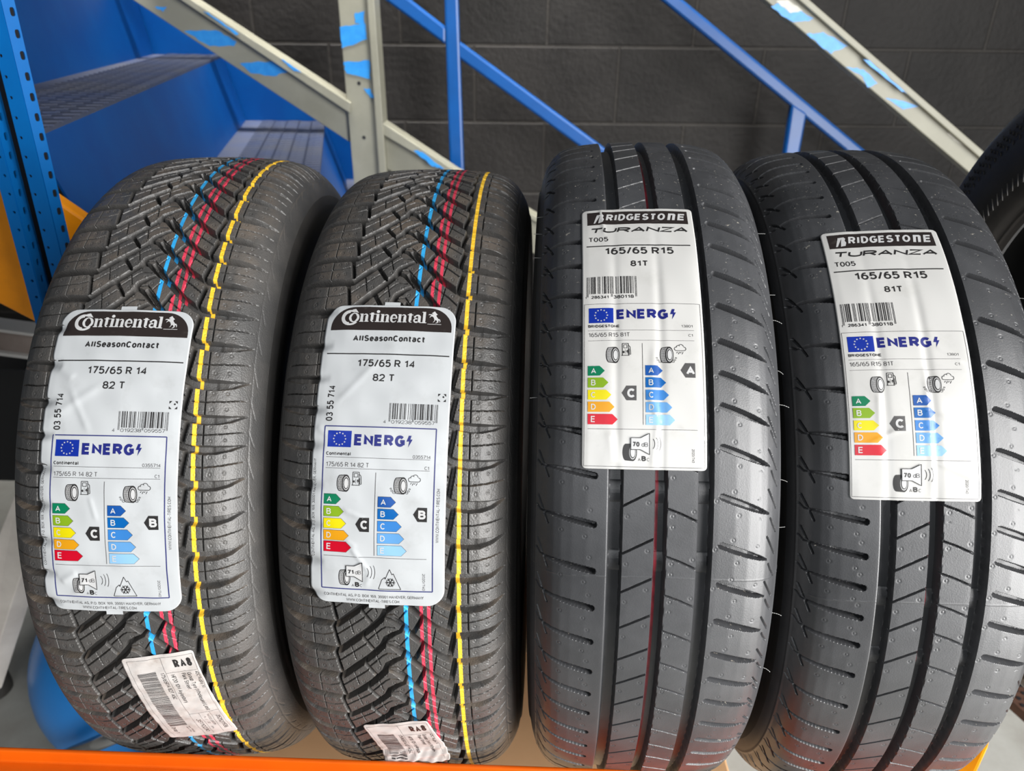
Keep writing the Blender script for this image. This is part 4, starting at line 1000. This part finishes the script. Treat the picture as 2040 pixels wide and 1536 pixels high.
# perforated upright behind the left tyre
def perforated(name, P0, P1, across, holes, mt, thick=.0018, pitch=.0185):
    """flat strip from P0 to P1, 'across' = width vector; holes: (position 0..1 across, half width, half height, round?)"""
    P0, P1, across = np.array(P0), np.array(P1), np.array(across); L = np.linalg.norm(P1 - P0); al = (P1 - P0) / L; Wd = np.linalg.norm(across); ac = across / Wd
    n = int(L / pitch); bm = bmesh.new()
    cuts = [0.0]; hs = sorted(holes)
    for a, b in zip(hs[:-1], hs[1:]): cuts.append((a[0] + b[0]) / 2 * Wd)
    cuts.append(Wd)
    def V(x, y): return bm.verts.new(tuple(P0 + ac * x + al * y))
    for i in range(n):
        y0, y1 = i * pitch, (i + 1) * pitch; yc = (y0 + y1) / 2
        for (pos, hw, hh, rnd), x0, x1 in zip(hs, cuts[:-1], cuts[1:]):
            xc = pos * Wd; N = 16
            inn, outv = [], []
            for k in range(N):
                q = 2 * math.pi * (k + .5) / N; cq, sq = math.cos(q), math.sin(q)
                if rnd: inn.append((xc + hw * cq, yc + hh * sq))
                else:
                    e = 4.0; rr = (abs(cq) ** e + abs(sq) ** e) ** (-1 / e); inn.append((xc + hw * cq * rr, yc + hh * sq * rr))
                # ray to the cell border
                tx = ((x1 - xc) if cq > 0 else (x0 - xc)) / cq; tyy = ((y1 - yc) if sq > 0 else (y0 - yc)) / sq; tt = min(tx, tyy)
                outv.append((xc + cq * tt, yc + sq * tt))
            iv = [V(*p) for p in inn]; ov = [V(*p) for p in outv]
            for k in range(N):
                k2 = (k + 1) % N
                a, b = outv[k], outv[k2]
                f = [ov[k], ov[k2], iv[k2], iv[k]]
                if abs(a[0] - b[0]) > 1e-7 and abs(a[1] - b[1]) > 1e-7:   # a corner of the cell lies between
                    cx = x1 if max(a[0], b[0]) > xc + 1e-6 and (abs(a[0] - x1) < 1e-6 or abs(b[0] - x1) < 1e-6) else x0
                    cy = y1 if (abs(a[1] - y1) < 1e-6 or abs(b[1] - y1) < 1e-6) else y0
                    f.insert(1, V(cx, cy))
                bm.faces.new(f)
    bmesh.ops.remove_doubles(bm, verts=bm.verts, dist=1e-5)
    o = mesh_bm(name, bm, mt); md = o.modifiers.new('thickness', 'SOLIDIFY'); md.thickness = thick; md.offset = 0
    return rackpart(o)
UY = 0.76
ra_, rb_ = at(143, 500, UY), at(50, 100, UY); UD = (rb_ - ra_) / (rb_[2] - ra_[2])      # run of the upright
def upl(x, y, dY=0.0):
    a = at(x, y, UY + dY); return a + UD * (0.03 - a[2]), a + UD * (1.62 - a[2])
def flange(xa, xb, da, db, holes):
    p0, p1 = upl(xa, 494, da); c0, c1 = upl(xb, 494, db)
    c0 = c0 + (p0 - c0)[2] * np.array([0, 0, 1.0])
    perforated('upright_flange', p0, p1, c0 - p0, holes, M['rack_blue'])
flange(90, 119, -.006, -.006, [(.24, .0016, .0016, True)])
flange(119, 142, -.006, .004, [(.66, .0021, .0038, False)])
flange(32, 56, -.006, -.006, [(.66, .0016, .0016, True)])
flange(56, 74, -.006, .006, [(.62, .0021, .0038, False)])
bm = bmesh.new()
a0, a1 = upl(62, 494, .036); b0, b1 = upl(140, 494, .036)
prism(bm, [a0, b0, b1, a1], (0, .002, 0)); rackpart(mesh_bm('upright_web', bm, M['dark']))  # shade inside the open channel put into the web's dark colour
p0, p1 = upl(32, 494); bm = bmesh.new(); prism(bm, [p0, p1, p1 + np.array([0, .036, 0]), p0 + np.array([0, .036, 0])], (.0018, 0, 0))
rackpart(mesh_bm('upright_side', bm, M['rack_blue']))
# end plate of the beams at the right
bm = bmesh.new()
pts = [onz(x, y, .925) for x, y in ((1962, 1456), (1974, 1462), (1969, 1486), (1942, 1545), (1925, 1580), (1840, 1580))]
prism(bm, pts, (0, 0, -.05)); pl_ = bevel(mesh_bm('end_plate', bm, M['orange2']), .002)  # sunlit brightness put into the plate's colour, lighter than the beam's orange
pl_.parent = fb

# amber board behind the upright
bm = bmesh.new()
prism(bm, [at(-90, 262, .825), at(182, 447, .85), at(182, 700, .85), at(-90, 560, .825)], (0, .02, 0))
o = bevel(mesh_bm('rack_beam', bm, M['orange2']), .003); tag(o, 'amber beam slanting down behind the perforated blue upright', 'beam')
# steel shelf edge at far left
bm = bmesh.new()
pa, pb = at(-120, 640, 1.32), at(150, 676, 1.32); up = np.array([0, 0, 1.0])
sr = None
for nm, z0, z1, y, mt in (('shelf_rail', -.052, -.006, .010, mat('rail_web_paint', (0.24, 0.19, 0.165), .45, col2=(0.32, 0.26, 0.23), vscale=14)), ('rail_lip', -.006, .0, 0, mat('rail_lip_paint', (0.62, 0.60, 0.57), .4)), ('rail_lip', -.059, -.052, 0, mat('rail_lip_paint', (0.62, 0.60, 0.57), .4))):
    bm = bmesh.new(); prism(bm, [pa + up * z0 + [0, y, 0], pb + up * z0 + [0, y, 0], pb + up * z1 + [0, y, 0], pa + up * z1 + [0, y, 0]], (0, .05, 0))
    o = mesh_bm(nm, bm, mt)
    if sr is None: sr = o
    else: o.parent = sr
tag(sr, 'bright edged steel shelf rail at the left edge, below the amber beam', 'shelf rail')
# plain black block filling the space under the rail
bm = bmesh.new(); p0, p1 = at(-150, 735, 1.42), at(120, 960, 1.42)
box(bm, (p0[0], 1.42, p1[2]), (p1[0], 1.7, p0[2])); o = bevel(mesh_bm('black_block', bm, M['dark']), .004)
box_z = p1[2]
tag(o, 'black crate under the bright steel shelf rail', 'block')

# ------------------------------------------------------------------ staircase behind
st = empty('metal_staircase', Matrix.Translation((-0.9, 1.9, 0.0)))
tag(st, 'blue metal staircase with grey stringer and post behind the left tyres', 'staircase')
def stpart(o): o.parent = st; o.matrix_parent_inverse = st.matrix_world.inverted(); return o
YF = 2.42
nv = np.array([-0.215, 0.977, 0]); nv /= np.linalg.norm(nv)
Bk = [at(125, -25, YF), at(307, 108, YF), at(490, 240, YF), at(690, 357, YF)]          # back far corner of each tread
Nk = [at(268, -8, YF), at(445, 124, YF), at(648, 256, YF), at(840, 380, YF)]           # nosing far corner
LNS = [1.50, 1.60, 1.29, 1.29]
for k in range(4):
    z = Bk[k][2]; Nk[k][2] = z; LN = LNS[k]
    LR = 1.50 if k < 1 else 1.29
    bm = bmesh.new(); a, b = Bk[k], Nk[k]
    prism(bm, [a, b, b - nv * LN, a - nv * LN], (0, 0, -.006))
    stpart(mesh_bm('tread', bm, M['tread_dust']))['label'] = 'dusty tread'
    # pressed ribs along the tread
    bm = bmesh.new(); n = 46
    for i in range(n):
        for j in range(5):
            c = a + (b - a) * (.30 + .155 * j) - nv * (LN * (i + .5 * (j % 2) + .3) / n)
            dv = (b - a) / np.linalg.norm(b - a)
            prism(bm, [c + nv * .004, c + dv * .022, c - nv * .004, c - dv * .022], (0, 0, .0022))
    stpart(mesh_bm('tread_rib', bm, M['tread_dust']))
    # riser from the nosing down to the back of the next tread
    lo = Bk[k + 1] if k < 3 else Bk[k] + np.array([.29, 0, -.205])
    bm = bmesh.new(); h = np.array([0, 0, -.006])
    prism(bm, [b + h, lo, lo - nv * (LR + .27 * (k == 1)), b + h - nv * (LR + .31 * (k == 1))], (-.003, 0, 0))
    stpart(mesh_bm('riser', bm, M['stair_blue']))
LN = LNS[0]; lo = Bk[0]; bm = bmesh.new(); tp = Bk[0] + np.array([-.06, 0, .2])
prism(bm, [tp, lo, lo - nv * LN, tp - nv * LN], (-.003, 0, 0)); stpart(mesh_bm('riser', bm, M['stair_blue']))
# side plate closing the steps towards the wall
bm = bmesh.new()
pl = [at(x, y, YF + .004) for x, y in ((60, -120), (250, -120), (420, 20), (640, 170), (760, 330), (860, 470), (860, 700), (690, 560), (490, 380), (300, 220), (60, 100))]
prism(bm, pl, (0, .004, 0)); stpart(mesh_bm('side_plate', bm, M['stair_blue']))
# grey stringer: web plus folded top flange
YS = 2.17
def plate(name, px, Y, th, mt, par, bev=.002):
    bm = bmesh.new(); prism(bm, [at(x, y, Y) for x, y in px], (0, th, 0)); o = mesh_bm(name, bm, mt)
    if bev: bevel(o, bev)
    return par(o)
plate('stringer', [(205, -40), (300, -40), (696, 222), (696, 283), (265, 0)], YS, .045, M['grey_paint'], stpart)
plate('stringer', [(285, -50), (305, -50), (698, 205), (697, 226)], YS - .022, .07, M['grey_paint'], stpart)
plate('stringer', [(752, 258), (905, 349), (1090, 452), (1090, 520), (905, 415), (760, 330)], YS, .045, M['grey_paint'], stpart)
plate('stringer', [(755, 240), (908, 341), (1092, 446), (1092, 456), (905, 352), (752, 262)], YS - .022, .07, M['grey_paint'], stpart)
plate('post', [(668, -60), (734, -60), (758, 340), (790, 900), (748, 900), (703, 340)], YS - .012, .06, M['grey_paint'], stpart)
plate('post', [(727, -60), (741, -60), (769, 340), (800, 900), (786, 900), (755, 340)], YS - .03, .085, M['grey_paint'], stpart)
for cx, cy in ((715, 166), (725, 274)):
    c = at(cx, cy, YS - .0125); bm = bmesh.new(); tube(bm, c, c + np.array([0, .003, 0]), .0052, n=12); stpart(mesh_bm('bolt_hole', bm, M['dark']))
def patch(px, Y, par, mt='patch_blue'):
    rr = random.Random(int(px[0][0] * 7 + px[0][1])); out = []
    for (a, b), (c, d) in zip(px, px[1:] + px[:1]):
        n = 5
        for k in range(n):
            f = k / n; out.append((a + (c - a) * f + rr.uniform(-1.6, 1.6) * (k > 0), b + (d - b) * f + rr.uniform(-1.6, 1.6) * (k > 0)))
    bm = bmesh.new(); prism(bm, [at(x, y, Y) for x, y in out], (0, .0006, 0)); par(mesh_bm('paint_patch', bm, M[mt]))
YP = YS - .0135
for q in ([(677, 54), (727, 46), (731, 78), (681, 96)], [(684, 124), (736, 120), (738, 158), (690, 146)], [(706, 28), (726, 22), (726, 48), (708, 46)], [(724, 176), (736, 176), (746, 194), (738, 196)]): patch(q, YP, stpart)
YP = YS - .0008
for q in ([(366, 62), (430, 60), (470, 82), (466, 92), (418, 92)], [(478, 126), (540, 122), (575, 142), (545, 152), (500, 146)], [(308, 14), (332, 13), (326, 24)]): patch(q, YP, stpart)
YP = YS - .0228
for q in ([(405, 22), (418, 29), (476, 68), (470, 70)], [(560, 118), (575, 126), (600, 144), (586, 142)], [(824, 300), (840, 302), (885, 336), (862, 332)]): patch(q, YP, stpart)

# blue railings on the wall side
YR = 2.30
rl = empty('stair_railing', Matrix.Translation((0.2, YR, 0.0)))
tag(rl, 'blue tubular railing with a post, crossing the wall behind the second tyre', 'railing')
def rlpart(o): o.parent = rl; o.matrix_parent_inverse = rl.matrix_world.inverted(); return o
plate('handrail', [(742, -18), (795, -18), (888, 54), (888, 90), (835, 50)], YR, .03, M['rail_blue'], rlpart, .007)
plate('handrail', [(908, 77), (1500, 513), (1500, 545), (908, 112)], YR, .03, M['rail_blue'], rlpart, .007)
plate('post', [(883, -60), (911, -60), (924, 340), (945, 900), (920, 900), (896, 340)], YR - .004, .034, M['rail_blue'], rlpart, .007)
rl2 = empty('stair_railing', Matrix.Translation((0.8, YR, 0.0)))
tag(rl2, 'blue tubular railing with a stub post on the wall behind the straight-groove tyres', 'railing')
def rl2part(o): o.parent = rl2; o.matrix_parent_inverse = rl2.matrix_world.inverted(); return o
plate('handrail', [(1240, -65), (1280, -65), (1345, -14), (1900, 445), (1900, 476), (1318, 0)], YR, .03, M['rail_blue'], rl2part, .007)
plate('post', [(1578, 205), (1609, 225), (1592, 315), (1560, 700), (1528, 700), (1562, 315)], YR - .002, .03, M['rail_blue'], rl2part, .007)
# pale diagonal beam
gb = empty('diagonal_beam', Matrix.Translation((1.2, 1.95, 0.0)))
tag(gb, 'pale grey diagonal steel beam with chipped blue paint at upper right', 'beam')
def gbpart(o): o.parent = gb; o.matrix_parent_inverse = gb.matrix_world.inverted(); return o
YB = 1.95
plate('beam_web', [(1470, -42), (1542, -42), (2080, 425), (2080, 470), (1525, 0)], YB, .05, M['grey_paint'], gbpart)
plate('beam_flange', [(1535, -50), (1555, -50), (2090, 415), (2090, 434)], YB - .018, .085, M['grey_paint'], gbpart)
YP = YB - .0008
for q in ([(1536, 12), (1560, 4), (1620, 36), (1610, 42), (1580, 44), (1562, 34)], [(1606, 68), (1640, 64), (1690, 92), (1660, 102), (1656, 108), (1630, 88)], [(1684, 134), (1720, 138), (1748, 166), (1728, 174), (1716, 150)],
          [(1764, 196), (1790, 200), (1830, 212), (1800, 218)]): patch(q, YP, gbpart)
for q in ([(1545, 2), (1570, 0), (1600, 22), (1574, 26)], ): patch(q, YP - .0006, gbpart, 'grey_chip')
patch([(1888, 266), (1904, 264), (1950, 304), (1912, 286)], YP, gbpart, 'grey_chip')
patch([(1720, 118), (1732, 120), (1806, 186), (1796, 182)], YB - .0188, gbpart)

# ------------------------------------------------------------------ low things seen under and between the tyres
# cardboard carton on the lower level
bm = bmesh.new(); q = onz(1444, 1500, .70); q0 = onz(470, 1490, .70)
lowz = .70
box(bm, (q0[0], .50, .06), (q[0], .93, lowz)); ct = bevel(mesh_bm('cardboard_carton', bm, M['card']), .003)
tag(ct, 'brown cardboard carton below the tyres, seen between their bottoms', 'carton')
bm = bmesh.new(); box(bm, (q0[0] + .002, .70, lowz), (q[0] - .002, .725, lowz + .0006)); mesh_bm('tape_strip', bm, mat('parcel_tape', (0.50, 0.36, 0.22), .3), ct)
bm = bmesh.new()
for x in (q0[0] + .03, q[0] - .03):
    box(bm, (x - .02, .50, 0), (x + .02, .93, .06))
mesh_bm('pallet_bearer', bm, M['card'], ct)
# blue drum at lower left
tk = empty('storage_drum', Matrix.Translation((-.64, 1.0, 0.0)))
tag(tk, 'glossy blue rounded drum on the floor at lower left', 'drum')
cpt = at(262, 1330, 1.05)
bm = bmesh.new(); bmesh.ops.create_uvsphere(bm, u_segments=48, v_segments=32, radius=1.0)
for v in bm.verts:
    v.co = Vector((v.co.x * .172, v.co.y * .172, v.co.z * .21)) + Vector(cpt)
o = mesh_bm('drum_body', bm, M['ball'], None, True); o.parent = tk; o.matrix_parent_inverse = tk.matrix_world.inverted()
bm = bmesh.new(); tube(bm, (cpt[0], cpt[1], 0), (cpt[0], cpt[1], cpt[2] - .15), .11, .10, 32)
o = mesh_bm('drum_stand', bm, M['dark'], None, True); o.parent = tk; o.matrix_parent_inverse = tk.matrix_world.inverted()
# chrome carrying bar across its front
bm = bmesh.new(); a, b = at(120, 1512, .85), at(345, 1418, .82); tube(bm, a, b, .013)
o = mesh_bm('carrying_bar', bm, M['chrome'], None, True); o.parent = tk; o.matrix_parent_inverse = tk.matrix_world.inverted(); o['label'] = 'chrome carrying bar'
# leaning pale post
bm = bmesh.new()
prism(bm, [at(40, 955, 1.05), at(56, 1100, 1.02), at(-40, 1400, .95), at(-120, 1370, .95)], (.02, .035, 0))
o = bevel(mesh_bm('leaning_post', bm, mat('pale_post_paint', (0.62, 0.58, 0.53), .5, col2=(0.50, 0.46, 0.42), vscale=12)), .002); tag(o, 'pale grey post leaning at the left edge beside the first tyre', 'post')
# wheel at the left edge
wh = empty('trolley_wheel', Matrix.Translation(tuple(at(-84, 1365, 1.22))))
tag(wh, 'black trolley wheel cut off by the left edge', 'wheel')
bm = bmesh.new(); R1, r1 = .098, .024
vv = [[bm.verts.new(((R1 + r1 * math.cos(2 * math.pi * j / 14)) * math.cos(2 * math.pi * i / 40), r1 * 1.3 * math.sin(2 * math.pi * j / 14), (R1 + r1 * math.cos(2 * math.pi * j / 14)) * math.sin(2 * math.pi * i / 40))) for j in range(14)] for i in range(40)]
for i in range(40):
    for j in range(14): bm.faces.new((vv[i][j], vv[(i + 1) % 40][j], vv[(i + 1) % 40][(j + 1) % 14], vv[i][(j + 1) % 14]))
mesh_bm('wheel_tyre', bm, M['rubber_side'], wh, True)
bm = bmesh.new(); tube(bm, (0, -.013, 0), (0, .013, 0), .078, n=32); mesh_bm('wheel_hub', bm, M['steel'], wh)
# perforated brown mat at lower right
bm = bmesh.new(); z = .30
pm = [onz(x, y, z) for x, y in ((2003, 1385), (2090, 1462), (2170, 1400), (2060, 1320))]
prism(bm, pm, (0, 0, -.02)); o = mesh_bm('rubber_mat', bm, M['brown']); tag(o, 'brown dotted mat at the lower right edge', 'mat')
bm = bmesh.new()
for i in range(7):
    for j in range(6):
        f, g = (i + .6) / 7.5, (j + .5 + .4 * (i % 2)) / 6.6; c = pm[0] * (1 - f) * (1 - g) + pm[1] * f * (1 - g) + pm[2] * f * g + pm[3] * (1 - f) * g
        tube(bm, c + np.array([0, 0, .0]), c + np.array([0, 0, .0012]), .0045, n=8)
mesh_bm('mat_stud', bm, M['dark'], o)
